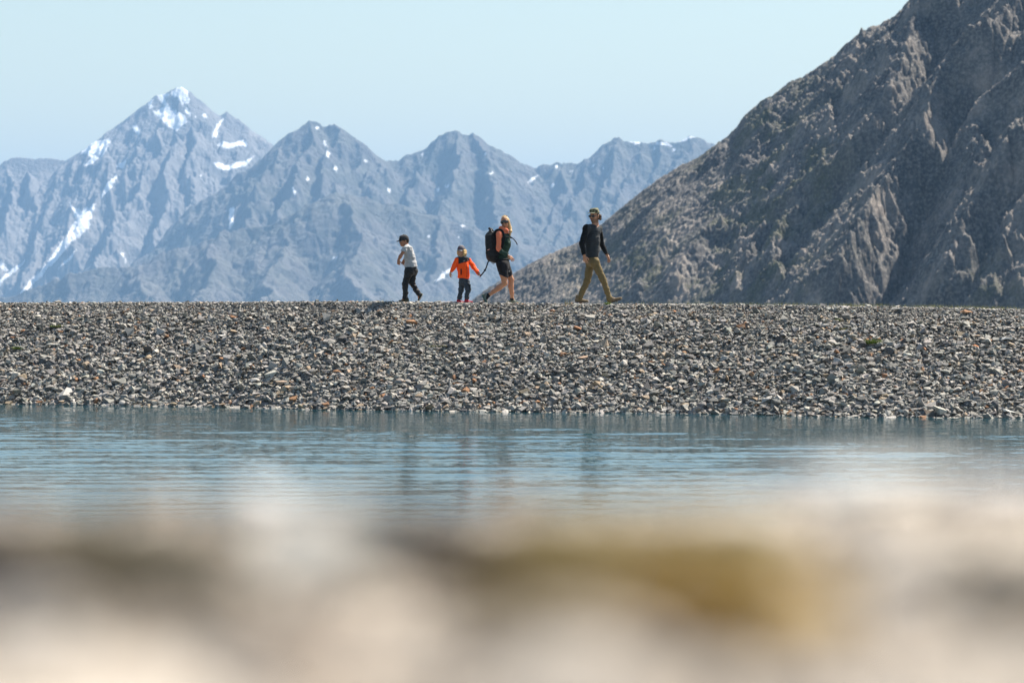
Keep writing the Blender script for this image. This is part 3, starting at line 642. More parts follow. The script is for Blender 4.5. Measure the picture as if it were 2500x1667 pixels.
# ------------------------------------------------------------------ figures: distance fields -> one continuous mesh per piece
class Fld:
    def __init__(s, lo, hi, h):
        s.h = h; s.lo = np.array(lo, np.float32); s.n = np.ceil((np.array(hi)-s.lo)/h).astype(int)+1
        s.F = np.full(s.n, .3, np.float32)
        s.ax = [s.lo[i]+h*np.arange(s.n[i], dtype=np.float32) for i in range(3)]
    def sub(s, lo, hi, m=.11):
        a = np.clip(np.floor((np.array(lo)-m-s.lo)/s.h).astype(int), 0, s.n-1); b = np.clip(np.ceil((np.array(hi)+m-s.lo)/s.h).astype(int)+1, 1, s.n)
        sl = tuple(slice(int(a[i]), int(b[i])) for i in range(3))
        return sl, s.ax[0][sl[0]][:, None, None], s.ax[1][sl[1]][None, :, None], s.ax[2][sl[2]][None, None, :]
    def add(s, sl, d, k):
        A = s.F[sl]
        if k <= 0: s.F[sl] = np.minimum(A, d)
        else:
            h = np.clip(k-np.abs(A-d), 0, None)/k; s.F[sl] = np.minimum(A, d)-h*h*k*.25
    def cut(s, sl, d, k=.004):
        A = s.F[sl]; d = -d; k = max(k, .001); h = np.clip(k-np.abs(A-d), 0, None)/k; s.F[sl] = np.maximum(A, d)+h*h*k*.25
    def cap(s, a, b, ra, rb, k=.03, sq=None, cut=False):
        """round cone a-b; sq=(axis vector, factor) flattens it across that axis"""
        a = np.array(a, float); b = np.array(b, float); r = max(ra, rb)
        sl, x, y, z = s.sub(np.minimum(a, b)-r, np.maximum(a, b)+r)
        ab = b-a; L = float(ab@ab)+1e-9
        px, py, pz = x-a[0], y-a[1], z-a[2]
        t = np.clip((px*ab[0]+py*ab[1]+pz*ab[2])/L, 0, 1)
        dx, dy, dz = px-t*ab[0], py-t*ab[1], pz-t*ab[2]
        if sq is not None:
            v, f = np.array(sq[0], float), sq[1]; v = v/np.linalg.norm(v)
            q = dx*v[0]+dy*v[1]+dz*v[2]; e = q*(1/f-1)
            dx, dy, dz = dx+v[0]*e, dy+v[1]*e, dz+v[2]*e
        d = np.sqrt(dx*dx+dy*dy+dz*dz)-(ra+(rb-ra)*t)
        (s.cut if cut else s.add)(sl, d, k)
    def chain(s, pts, rs, k=.03, sq=None):
        for i in range(len(pts)-1): s.cap(pts[i], pts[i+1], rs[i], rs[i+1], k, sq)
    def ell(s, c, r, R=None, k=.03, cut=False):
        c = np.array(c, float); r = np.array(r, float); R = np.eye(3) if R is None else np.array(R)
        m = float(r.max()); sl, x, y, z = s.sub(c-m, c+m)
        px, py, pz = x-c[0], y-c[1], z-c[2]
        q = [px*R[0][i]+py*R[1][i]+pz*R[2][i] for i in range(3)]         # columns of R = axes
        k0 = np.sqrt(sum((q[i]/r[i])**2 for i in range(3))); k1 = np.sqrt(sum((q[i]/r[i]**2)**2 for i in range(3)))+1e-6
        d = k0*(k0-1)/k1
        (s.cut if cut else s.add)(sl, d, k)
    def slab(s, c, half, R=None, rnd=.01, k=.01, cut=False):
        c = np.array(c, float); half = np.array(half, float); R = np.eye(3) if R is None else np.array(R)
        m = float(np.linalg.norm(half)); sl, x, y, z = s.sub(c-m, c+m)
        px, py, pz = x-c[0], y-c[1], z-c[2]
        q = [np.abs(px*R[0][i]+py*R[1][i]+pz*R[2][i])-half[i]+rnd for i in range(3)]
        d = np.sqrt(sum(np.clip(v, 0, None)**2 for v in q))+np.minimum(np.maximum(np.maximum(q[0], q[1]), q[2]), 0)-rnd
        (s.cut if cut else s.add)(sl, d, k)
    def halfspace(s, p, n):          # removes everything on the side n points to
        n = np.array(n, float); n /= np.linalg.norm(n)
        d = (s.ax[0][:, None, None]-p[0])*n[0]+(s.ax[1][None, :, None]-p[1])*n[1]+(s.ax[2][None, None, :]-p[2])*n[2]
        s.F = np.maximum(s.F, d.astype(np.float32))
    def disp(s, fn):                 # fn(x, y, z) -> outward offset
        near = np.abs(s.F) < .03
        i, j, k = np.nonzero(near)
        s.F[near] -= fn(s.ax[0][i], s.ax[1][j], s.ax[2][k]).astype(np.float32)
    def mesh(s):
        F = s.F; F[0] = F[-1] = .3; F[:, 0] = F[:, -1] = .3; F[:, :, 0] = F[:, :, -1] = .3
        I = F < 0; nx, ny, nz = F.shape
        c = np.zeros((nx-1, ny-1, nz-1), np.int8)
        for a in (0, 1):
            for b in (0, 1):
                for d in (0, 1): c += I[a:nx-1+a, b:ny-1+b, d:nz-1+d]
        act = (c > 0) & (c < 8); idx = np.full(act.shape, -1, np.int32); ci, cj, ck = np.nonzero(act); idx[ci, cj, ck] = np.arange(len(ci))
        P = np.zeros((len(ci), 3)); cnt = np.zeros(len(ci))
        for ax in range(3):
            o = [q for q in range(3) if q != ax]
            for a in (0, 1):
                for b in (0, 1):
                    off = [0, 0, 0]; off[o[0]] = a; off[o[1]] = b; off2 = list(off); off2[ax] = 1
                    f0 = F[ci+off[0], cj+off[1], ck+off[2]]; f1 = F[ci+off2[0], cj+off2[1], ck+off2[2]]
                    m = (f0 < 0) != (f1 < 0); t = np.where(m, f0/np.where(m, f0-f1, 1), 0)
                    q = np.tile(np.array(off, float), (len(ci), 1)); q[:, ax] = t
                    P[m] += q[m]; cnt[m] += 1
        V = (np.stack([ci, cj, ck], -1)+P/cnt[:, None])*s.h+s.lo
        quads = []
        for ax in range(3):
            o = [q for q in range(3) if q != ax]
            A = np.take(I, range(0, F.shape[ax]-1), ax); B = np.take(I, range(1, F.shape[ax]), ax)
            for sgn, M in ((1, A & ~B), (-1, ~A & B)):
                e = np.stack(np.nonzero(M), -1)
                e = e[(e[:, o[0]] > 0) & (e[:, o[1]] > 0) & (e[:, o[0]] < F.shape[o[0]]-1) & (e[:, o[1]] < F.shape[o[1]]-1)]
                r = []
                for da, db in ((1, 1), (0, 1), (0, 0), (1, 0)):
                    g = e.copy(); g[:, o[0]] -= da; g[:, o[1]] -= db; r.append(idx[g[:, 0], g[:, 1], g[:, 2]])
                r = np.stack(r, -1)
                if (sgn > 0) == (ax == 1): r = r[:, ::-1]
                quads.append(r)
        Q = np.concatenate(quads); Q = Q[(Q >= 0).all(1)]
        return V, Q
def solid(name, fld, mat, parent, colfn=None, smooth=True):
    V, Q = fld.mesh()
    col = None
    if colfn is not None: col = colfn(V)
    return mk(name, V, Q, mat, parent, smooth, col)
def wr(seed, amp, sx, sz):          # cloth folds: stretched sine/noise field
    r = np.random.default_rng(seed); ks = [(r.normal(0, sx), r.normal(0, sx), r.normal(0, sz), r.random()*6.28) for _ in range(9)]
    return lambda x, y, z: amp*(sum(.55-np.abs(np.sin(.5*(a*x+b*y+c*z+p)+.6*np.sin(b*x-c*.4*z+a*y))) for a, b, c, p in ks)/2.2)
def nrm(v): v = np.array(v, float); return v/np.linalg.norm(v)

def cloth(name, c, c2=None, rough=.85, sc=220, b=.0015, attr=False):
    m = NT(name, rough, .2)
    base = m.attr("col").outputs["Color"] if attr else None
    if base is None:
        base = m.mix(m.ramp(m.noise(sc*.2, 4), [(.4, (0, 0, 0)), (.6, (1, 1, 1))]), c, c2 or tuple(v*.8 for v in c))
    m.color(base); m.b.inputs["Sheen Weight"].default_value = .02
    m.bump(m.noise(sc, 3), b); return m.m
def skin_mat(name):
    m = NT(name, .55, .35); m.color(m.attr("col").outputs["Color"])
    m.b.inputs["Subsurface Weight"].default_value = .12; m.b.inputs["Subsurface Radius"].default_value = (.02, .008, .004); m.b.inputs["Subsurface Scale"].default_value = .4
    return m.m
SKIN = skin_mat("skin")
BLACK = cloth("black_cloth", (.012, .013, .015)); CHAR = cloth("charcoal_cloth", (.028, .032, .036)); RUBBER = cloth("black_rubber", (.02, .02, .02), rough=.6)
WHITE = cloth("white_rubber", (.6, .6, .58), rough=.6); EYEW = cloth("eye_white", (.55, .52, .5), rough=.3); DARKEYE = cloth("iris", (.02, .012, .008), rough=.2)
m = NT("sunglass_lens", .08, .6); m.color((.012, .013, .014)); LENS = m.m

class Head:
    """head frame: f forward, r the person's right, u up; size 1 = adult, about 0.235 m chin to crown"""
    def __init__(s, c, f, size=1.0, tilt=0.0, nod=0.0, kid=False):
        s.c = np.array(c, float); f = nrm((f[0], f[1], 0)); r = np.cross(f, (0, 0, 1)); u = np.array((0, 0, 1.))
        f2 = f*math.cos(nod)-u*math.sin(nod); u2 = u*math.cos(nod)+f*math.sin(nod)
        r2 = r*math.cos(tilt)+u2*math.sin(tilt); u3 = u2*math.cos(tilt)-r*math.sin(tilt)
        s.f, s.r, s.u, s.k, s.kid = f2, r2, u3, size, kid
        s.R = np.stack([s.r, s.f, s.u], -1)
    def p(s, r, f, u): return s.c+(s.r*r+s.f*f+s.u*u)*s.k
    def build(s, F):
        k = s.k; e = lambda c, r, kk=.02: F.ell(s.p(*c), np.array(r)*k, s.R, kk*k)
        e((0, -.012, .032), (.076, .094, .086)); e((0, .018, -.03), (.064, .066, .078))
        e((0, .035, -.078), (.040 if not s.kid else .038, .038, .030), .03); e((0, .062, -.092), (.019, .018, .016), .02)     # jaw, chin
        for q in (-1, 1):
            e((q*.038, .056, -.026), (.024, .022, .022)); e((q*.032, .070, .018), (.026, .014, .010), .012)                      # cheek, brow
            e((q*.079, -.012, -.008), (.009, .020, .032), .008)                                                                   # ear
            F.ell(s.p(q*.032, .092, .000), np.array((.017, .013, .012))*k, s.R, .008*k, cut=True)                                   # eye socket
        F.cap(s.p(0, .078, .006), s.p(0, .104 if not s.kid else .096, -.032), .008*k, .0125*k, .012*k)
        for q in (-1, 1): e((q*.012, .090, -.036), (.009, .010, .008), .008)
        e((0, .085, -.060), (.022, .010, .006), .006); e((0, .084, -.070), (.019, .010, .006), .006)                            # lips
        F.cap(s.p(0, -.03, -.06), s.p(0, -.04, -.14), .050*k, .052*k, .03*k)
    def loc(s, V): return (V-s.c)@s.R/s.k
    def paint(s, V, C, skin, lip=(.36, .13, .11), beard=None, smile=False):
        L = s.loc(V); r, f, u = L[:, 0], L[:, 1], L[:, 2]
        on = (np.abs(r) < .1) & (np.abs(f) < .13) & (np.abs(u) < .13) & (f > .02)
        def dab(c, w, colr, amt=1.0):
            q = ((r-c[0])/w[0])**2+((u-c[1])/w[1])**2; a = (np.clip(1.35-q, 0, 1)*amt*on)[:, None]
            C[:] = C*(1-a)+np.array(colr)*a
        if beard is not None:
            q = np.clip((-.036-u)/.02, 0, 1)*(np.abs(f) < .13)*(f > -.03)*(u > -.125)
            q = np.maximum(q, np.clip(1.3-((r/.03)**2+((u+.046)/.010)**2), 0, 1)*on)
            a = (q*.8)[:, None]; C[:] = C*(1-a)+np.array(beard)*a
        dab((0, -.064), (.024, .009), lip)
        if smile: dab((0, -.063), (.014, .003), (.6, .55, .5))
        for q in (-1, 1): dab((q*.034, .022), (.020, .0045), (.06, .04, .025), .8)
    def eyes(s, body):
        for q in (-1, 1):
            F = Fld(s.p(q*.033, .072, .002)-.02*s.k, s.p(q*.033, .072, .002)+.02*s.k, .0016); F.ell(s.p(q*.033, .070, .0), np.array((.014, .012, .0095))*s.k, s.R, 0); e = solid("eye", F, EYEW, body)
            F = Fld(s.p(q*.033, .08, .001)-.014*s.k, s.p(q*.033, .08, .001)+.014*s.k, .0014); F.ell(s.p(q*.033, .0785, .0), np.array((.0068, .0045, .0068))*s.k, s.R, 0); solid("iris", F, DARKEYE, e)

def hand(F, w, d, palm, size=1.0, curl=.5, thumb=1, spread=.12, grip=False):
    """w wrist, d direction of the fingers, palm = direction the palm faces, thumb = +1/-1 side"""
    d = nrm(d); n = nrm(np.array(palm)-d*np.dot(palm, d)); t = np.cross(d, n)*thumb; z = size; w = np.array(w, float)
    F.cap(w-d*.02*z, w+d*.02*z, .024*z, .024*z, .012, sq=(n, .72))
    F.cap(w+d*.022*z-t*.010*z, w+d*.072*z-t*.022*z, .023*z, .017*z, .014, sq=(n, .62)); F.cap(w+d*.022*z+t*.010*z, w+d*.076*z+t*.022*z, .023*z, .018*z, .014, sq=(n, .62))
    for i, (o, L, r) in enumerate(((.032, .068, .0088), (.011, .077, .0092), (-.011, .071, .0088), (-.031, .055, .0078))):
        b = w+d*(.082-.004*abs(i-1))*z+t*o*z; ang = (curl+.09*i)*(1 if not grip else 1); sd = nrm(d+t*(o/.03)*spread)
        seg = (L*.46, L*.31, L*.25); a = 0; p = b
        for j in range(3):
            a += ang*(.65 if j == 0 else 1.0); q = p+(sd*math.cos(a)+n*math.sin(a))*seg[j]*z
            F.cap(p, q, r*z*(1-.10*j), r*z*(.92-.12*j), .004); p = q
    b = w+d*.026*z+t*.026*z; q = b+nrm(d*.55+t*.75+n*.35)*.036*z; q2 = q+nrm(d*.85+t*.25+n*.45)*.030*z; q3 = q2+nrm(d*.95+t*.0+n*.45)*.022*z
    F.cap(b, q, .014*z, .0115*z, .010); F.cap(q, q2, .011*z, .0098*z, .004); F.cap(q2, q3, .0098*z, .0078*z, .004)

def shoe(parent, heel, toe, up, upper_mat, sole_mat, L=None, wid=.047, h=.006, lace=None, high=.06):
    """one shoe: upper mesh with a sole under it"""
    heel = np.array(heel, float); toe = np.array(toe, float); d = toe-heel; ln = np.linalg.norm(d); d = d/ln; up = nrm(np.array(up)-d*np.dot(up, d)); s = np.cross(d, up)
    lo = np.minimum(heel, toe)-.12; hi = np.maximum(heel, toe)+.16
    F = Fld(lo, hi, h); R = np.stack([d, s, up], -1); g = ln/.28
    F.cap(heel+d*.035*g+up*.035*g, heel+d*.10*g+up*.045*g, wid*.78, wid*.82, .02, sq=(s, .95))
    F.cap(heel+d*.10*g+up*.045*g, toe-d*.045*g+up*.030*g, wid*.85, wid*.74, .02, sq=(up, .75))
    F.cap(heel+d*.045*g+up*.05*g, heel+d*.045*g+up*(.04+high)*g, wid*.80, wid*.82, .02)
    F.cap(heel+d*.10*g+up*.06*g, heel+d*.065*g+up*(.03+high)*g, wid*.62, wid*.68, .02)
    c = heel+d*ln*.5; F.halfspace(c+up*.012*g, -up)
    F.disp(wr(int(ln*999)+7, .0012, 90, 90))
    o = solid("shoe", F, upper_mat, parent)
    F = Fld(lo, hi, h)
    F.cap(heel+d*.042*g+up*.010*g, heel+d*.15*g+up*.008*g, wid*.92, wid*.84, .01, sq=(up, .34)); F.cap(heel+d*.15*g+up*.008*g, toe-d*.047*g+up*.013*g, wid*.84, wid*.96, .01, sq=(up, .32))
    F.halfspace(c+up*.024*g, up)
    solid("sole", F, sole_mat, o)
    if lace is not None:
        F = Fld(lo, hi, .004)
        for i in range(4):
            p = heel+d*(.105+.028*i)*g+up*(.088-.012*i)*g; F.cap(p-s*.022*g, p+s*.022*g, .0042, .0042, .002)
        solid("lace", F, lace, o)
    return o
def tube(name, pts, r, mat, parent, flat=None, h=.0035, k=.006):
    P = np.array(pts); F = Fld(P.min(0)-r*2.5-.01, P.max(0)+r*2.5+.01, h)
    for i in range(len(P)-1): F.cap(P[i], P[i+1], r, r, k, sq=flat)
    return solid(name, F, mat, parent)
def spline(pts, n=10):
    P = np.array(pts, float); out = []
    for i in range(len(P)-1):
        p0, p1, p2, p3 = P[max(i-1, 0)], P[i], P[i+1], P[min(i+2, len(P)-1)]
        for t in np.arange(n)/n: out.append(.5*((2*p1)+(-p0+p2)*t+(2*p0-5*p1+4*p2-p3)*t*t+(-p0+3*p1-3*p2+p3)*t**3))
    out.append(P[-1]); return out
def cap_hat(hd, body, crown_mat, brim_mat, name="cap", brim_l=.075, low=.02, flat=False, brim_w=.072, droop=.28, emblem=None):
    k = hd.k; c = hd.p(0, -.012, .03); F = Fld(c-.17*k, c+.19*k, .0045*max(k, .8))
    if flat:
        F.cap(hd.p(0, -.014, .045), hd.p(0, -.008, .088), .086*k, .080*k, .0, sq=(hd.f, 1.12)); F.ell(hd.p(0, .02, .095), np.array((.078, .075, .052))*k, hd.R, .03*k); F.halfspace(hd.p(0, 0, .142), hd.u+.15*hd.f)
    else:
        F.ell(hd.p(0, -.014, .034), np.array((.088, .106, .100))*k, hd.R, 0); F.ell(hd.p(0, .045, .060), np.array((.062, .052, .058))*k, hd.R, .03*k)
        F.ell(hd.p(0, -.014, .134), np.array((.008, .008, .006))*k, hd.R, .004)
    F.halfspace(hd.p(0, 0, low), -hd.u)
    F.disp(wr(3, .0012, 60, 60))
    o = solid(name, F, crown_mat, body)
    F = Fld(c-.2*k, c+.24*k, .004*max(k, .8)); n = 13
    for i in range(n):
        a = -1.12+2.24*i/(n-1); x = math.sin(a)*brim_w; dz = -droop*(x/.075)**2*.075
        p0 = hd.p(x, .055+.03*math.cos(a), low+.010+dz*.6); p1 = hd.p(x*.96, .080+brim_l*max(math.cos(a), .0)**.8, low+.004+dz)
        F.cap(p0, p1, .0068*k, .0052*k, .006*k)
    solid("brim", F, brim_mat, o)
    if emblem: emblem(hd, o)
    return o

# origin of each figure and its measuring grid: close-up pixels -> metres in the figure's own plane
def figure(x, y, cx0, gy, s, name_label):
    root = None
    z = float(bankz(np.float64(x), np.float64(y)))+.016
    return (lambda cx, cy, dy=0.0: np.array(((cx-cx0)/s, dy, (gy-cy)/s))), (x, y, z)
def person(F, colfn, loc, label):
    o = solid("person", F, SKIN, None, colfn); o.location = loc; return tag(o, label, "person")

# ================================================================== the man
def man():
    xw = (1455-1250)/FPX*54.9; yw = float(shoreY(xw))+3.75+1.35
    sc = 5.806*FPX/yw*1.0
    J, loc = figure(xw, yw, (1455-1380)*5.806, 1474, sc, "")
    hd = Head(J(400, 224, -.01), (-.62, -.80), 1.06, nod=.02)
    sh_n, el_n, wr_n = J(285, 395, -.17), J(222, 615, -.20), J(252, 785, -.21)
    sh_f, el_f, wr_f = J(468, 400, .12), J(512, 628, .20), J(588, 775, .20)
    hip_n, kn_n, an_n = J(400, 870, -.09), J(518, 1118, -.10), J(610, 1385, -.10)
    hip_f, kn_f, an_f = J(350, 870, .09), J(300, 1140, .10), J(185, 1390, .10)
    heel_n, toe_n = J(598, 1462, -.10), J(800, 1402, -.11)
    heel_f, toe_f = J(128, 1440, .10), J(250, 1478, .10)
    F = Fld((-.55, -.34, -.02), (.62, .36, 1.90), .0055)
    hd.build(F)
    F.cap(J(412, 300), J(400, 385), .056, .07, .03)
    F.chain([J(330, 400, -.10), J(440, 400, .06)], [.062, .062], .05)
    F.cap(J(385, 440), J(375, 600), .115, .10, .04, sq=((.6, 1, 0), 1.1)); F.cap(J(375, 600), J(372, 800), .098, .092, .04)
    F.cap(hip_n, hip_f, .082, .082, .03)
    for a, b, c, e in ((sh_n, el_n, wr_n, 0), (sh_f, el_f, wr_f, 0)):
        F.chain([a, b], [.044, .036], .02); F.chain([b, b*.65+c*.35, c], [.036, .036, .026], .012)
    hand(F, wr_n+(nrm(J(276, 900)-J(252, 785))*.01), (.20, .02, -1), (.35, .9, 0), 1.0, .30, thumb=1)
    hand(F, wr_f, J(640, 905)-J(588, 775), (-.55, -.35, -.5), 1.0, .32, thumb=-1)
    for h_, kn, an, he, to in ((hip_n, kn_n, an_n, heel_n, toe_n), (hip_f, kn_f, an_f, heel_f, toe_f)):
        F.chain([h_, kn, an], [.074, .050, .036], .02); F.cap(an, he*.35+to*.65+np.array((0, 0, .02)), .034, .025, .02)
    skin = np.array((.40, .20, .12))
    def colr(V):
        C = np.tile(skin, (len(V), 1)); hd.paint(V, C, skin, beard=(.12, .07, .045), lip=(.24, .10, .075)); return C
    b = person(F, colr, loc, "bearded man in a charcoal jumper and olive trousers striding ahead of the blonde woman")
    # long-sleeved jumper: charcoal body, black raglan sleeves
    F = Fld((-.50, -.36, .80), (.48, .38, 1.62), .006)
    tw = (.62, .9, 0)
    F.cap(J(310, 405, -.10), J(452, 408, .05), .080, .078, .06)
    F.cap(J(372, 440), J(368, 560), .140, .142, .06, sq=(tw, 1.05)); F.cap(J(368, 560), J(374, 700, 0), .142, .132, .05, sq=(tw, 1.05)); F.cap(J(374, 700), J(372, 790, 0), .130, .128, .04)
    F.chain([sh_n, el_n], [.072, .058], .045); F.chain([el_n, wr_n], [.058, .040], .02)
    F.chain([sh_f, el_f], [.070, .054], .045); F.chain([el_f, wr_f], [.054, .040], .02)
    F.halfspace(J(370, 828), (-.1, 0, -1)); F.cap(J(412, 330), J(404, 352), .064, .060, 0, cut=True)
    F.cap(wr_n, wr_n+nrm(wr_n-el_n)*.05, .032, .032, .002, cut=True); F.cap(wr_f, wr_f+nrm(wr_f-el_f)*.05, .032, .032, .002, cut=True)
    w1 = wr(21, .009, 16, 34); F.disp(lambda x, y, z: w1(x+.5*z, y, z)+.35*w1(x*2.1-.6*z*2, y*2, z*2.4))
    def cs(V):
        c = J(0, 0); L = V
        t1 = np.clip(((L[:, 2]-sh_n[2]+.13)*.5-(L[:, 0]-sh_n[0]-.03))/.012, 0, 1)
        d_arm = lambda a, b_: np.linalg.norm(np.cross(L-a, nrm(b_-a)), axis=1)
        armn = ((d_arm(sh_n, el_n) < .085) | (d_arm(el_n, wr_n) < .075)) & (L[:, 1] < -.10) & (L[:, 0] < J(300, 0)[0])
        armf = ((d_arm(sh_f, el_f) < .078) | (d_arm(el_f, wr_f) < .07)) & ((L[:, 0] > J(485, 0)[0]) | (L[:, 1] > .14))
        C = np.tile((.026, .031, .036), (len(V), 1)); C[armn | armf] = (.006, .007, .008); return C
    solid("jumper", F, cloth("jumper_knit", (0, 0, 0), attr=True), b, cs)
    F = Fld((-.6, -.26, -.02), (.5, .28, .92), .006)
    F.cap(J(372, 800), J(372, 850), .122, .118, .03); F.cap(hip_n, hip_f, .098, .098, .03)
    F.chain([hip_n, kn_n, an_n+np.array((0, 0, .01))], [.090, .066, .055], .03); F.chain([hip_f, kn_f, an_f+np.array((0, 0, -.02))], [.088, .065, .054], .03)
    F.cap(an_n, J(618, 1420, -.10), .062, .058, .02)
    F.halfspace(J(370, 806), (0, 0, 1))
    w2 = wr(33, .007, 20, 34); F.disp(lambda x, y, z: w2(x-.4*z, y, z)+.4*w2(2*x+z, 2*y, 2.3*z))
    F.cap(J(622, 1440, -.10), J(618, 1425, -.10), .034, .034, .002, cut=True)
    p = solid("trousers", F, cloth("olive_cotton", (.15, .112, .052), (.125, .092, .042)), b)
    F = Fld(J(250, 850, -.24), J(360, 800, -.1)+np.array((.12, 0, .06)), .005)
    tan = cloth("tan_suede", (.17, .125, .075), (.12, .09, .055), sc=90)
    shoe(b, heel_n, toe_n, (.27, 0, 1), tan, cloth("dark_sole", (.07, .06, .05)), lace=cloth("lace", (.25, .2, .15)), high=.07, wid=.050)
    shoe(b, heel_f, heel_f+np.array((.26, 0, -.015)), (0, 0, 1), tan, cloth("dark_sole", (.07, .06, .05)), lace=cloth("lace", (.25, .2, .15)), high=.07, wid=.050)
    # hair, hat, sunglasses
    F = Fld(hd.c-.19, hd.c+.17, .0048)
    F.ell(hd.p(0, -.022, .030), np.array((.086, .098, .088)), hd.R, 0)
    r = np.random.default_rng(4)
    for i in range(54):
        q = r.choice((-1, 1)); a = r.uniform(-.9, .5); F.ell(hd.p(q*(.074+.016*r.random()), -.05+.045*a*1.2, r.uniform(-.058, .03)), np.full(3, r.uniform(.013, .022)), None, .006)
    for i in range(30): F.ell(hd.p(r.uniform(-.07, .07), -.10+.01*r.random(), r.uniform(-.075, .02)), np.full(3, r.uniform(.015, .025)), None, .008)
    F.ell(hd.p(0, .075, -.03), np.array((.066, .06, .085)), hd.R, .004, cut=True)
    F.disp(wr(8, .003, 190, 190))
    solid("hair", F, cloth("dark_hair", (.035, .02, .012), (.07, .04, .022), rough=.5, sc=300), b)
    cm = NT("camouflage_cloth", .9, .2); f1 = cm.noise(16, 2); f2 = cm.noise(21, 2, .5, cm.n("Mapping", {"Vector": cm.coord(), "Location": (3, 1, 5)}).outputs[0])
    cc = cm.mix(cm.ramp(f1, [(.48, (0, 0, 0)), (.50, (1, 1, 1))]), (.03, .033, .024), (.12, .125, .07)); cc = cm.mix(cm.ramp(f2, [(.56, (0, 0, 0)), (.58, (1, 1, 1))]), cc, (.26, .25, .17)); cm.color(cc)
    def patch(h, o):
        F = Fld(h.p(0, .1, .07)-.06, h.p(0, .1, .07)+.06, .003); F.cap(h.p(0, .082, .072), h.p(0, .0935, .072), .020, .020, 0)
        F.halfspace(h.p(0, .0925, .07), h.f); pt = solid("patch", F, cloth("patch_grey", (.34, .36, .34), (.2, .22, .2), sc=400), o)
        F = Fld(h.p(0, .1, .07)-.04, h.p(0, .1, .07)+.04, .002); F.cap(h.p(-.009, .094, .080), h.p(.008, .094, .064), .0028, .0028, 0); F.cap(h.p(.008, .094, .080), h.p(.001, .094, .072), .0028, .0028, 0); solid("emblem", F, cloth("patch_dark", (.06, .07, .06)), pt)
    cap_hat(hd, b, cm.m, cloth("pale_brim", (.30, .29, .20)), "cap", .066, .052, True, .072, .10, patch)
    glasses(hd, b, False)
    return b
def glasses(hd, b, shield):
    F = Fld(hd.c-.15*hd.k, hd.c+.15*hd.k, .003)
    if shield:
        for i in range(15):
            a = -1.05+2.1*i/14; F.ell(hd.p(.074*math.sin(a), .100*math.cos(a)-.006, -.001-.004*abs(a)), np.array((.020, .008, .029-.005*abs(a)))*hd.k, hd.R, .016)
    else:
        for q in (-1, 1): F.ell(hd.p(q*.036, .090, -.002), np.array((.036, .010, .024)), hd.R, .008); F.cap(hd.p(q*.066, .078, .008), hd.p(q*.078, .06, .008), .006, .006, .006)
        F.cap(hd.p(-.016, .099, .008), hd.p(.016, .099, .008), .006, .006, .006)
    g = solid("sunglasses", F, LENS, b)
    for q in (-1, 1):
        tube("temple", [hd.p(q*.070, .070, .004), hd.p(q*.083, .0, .006), hd.p(q*.080, -.03, -.002)], .0034*hd.k, RUBBER, g)
man()

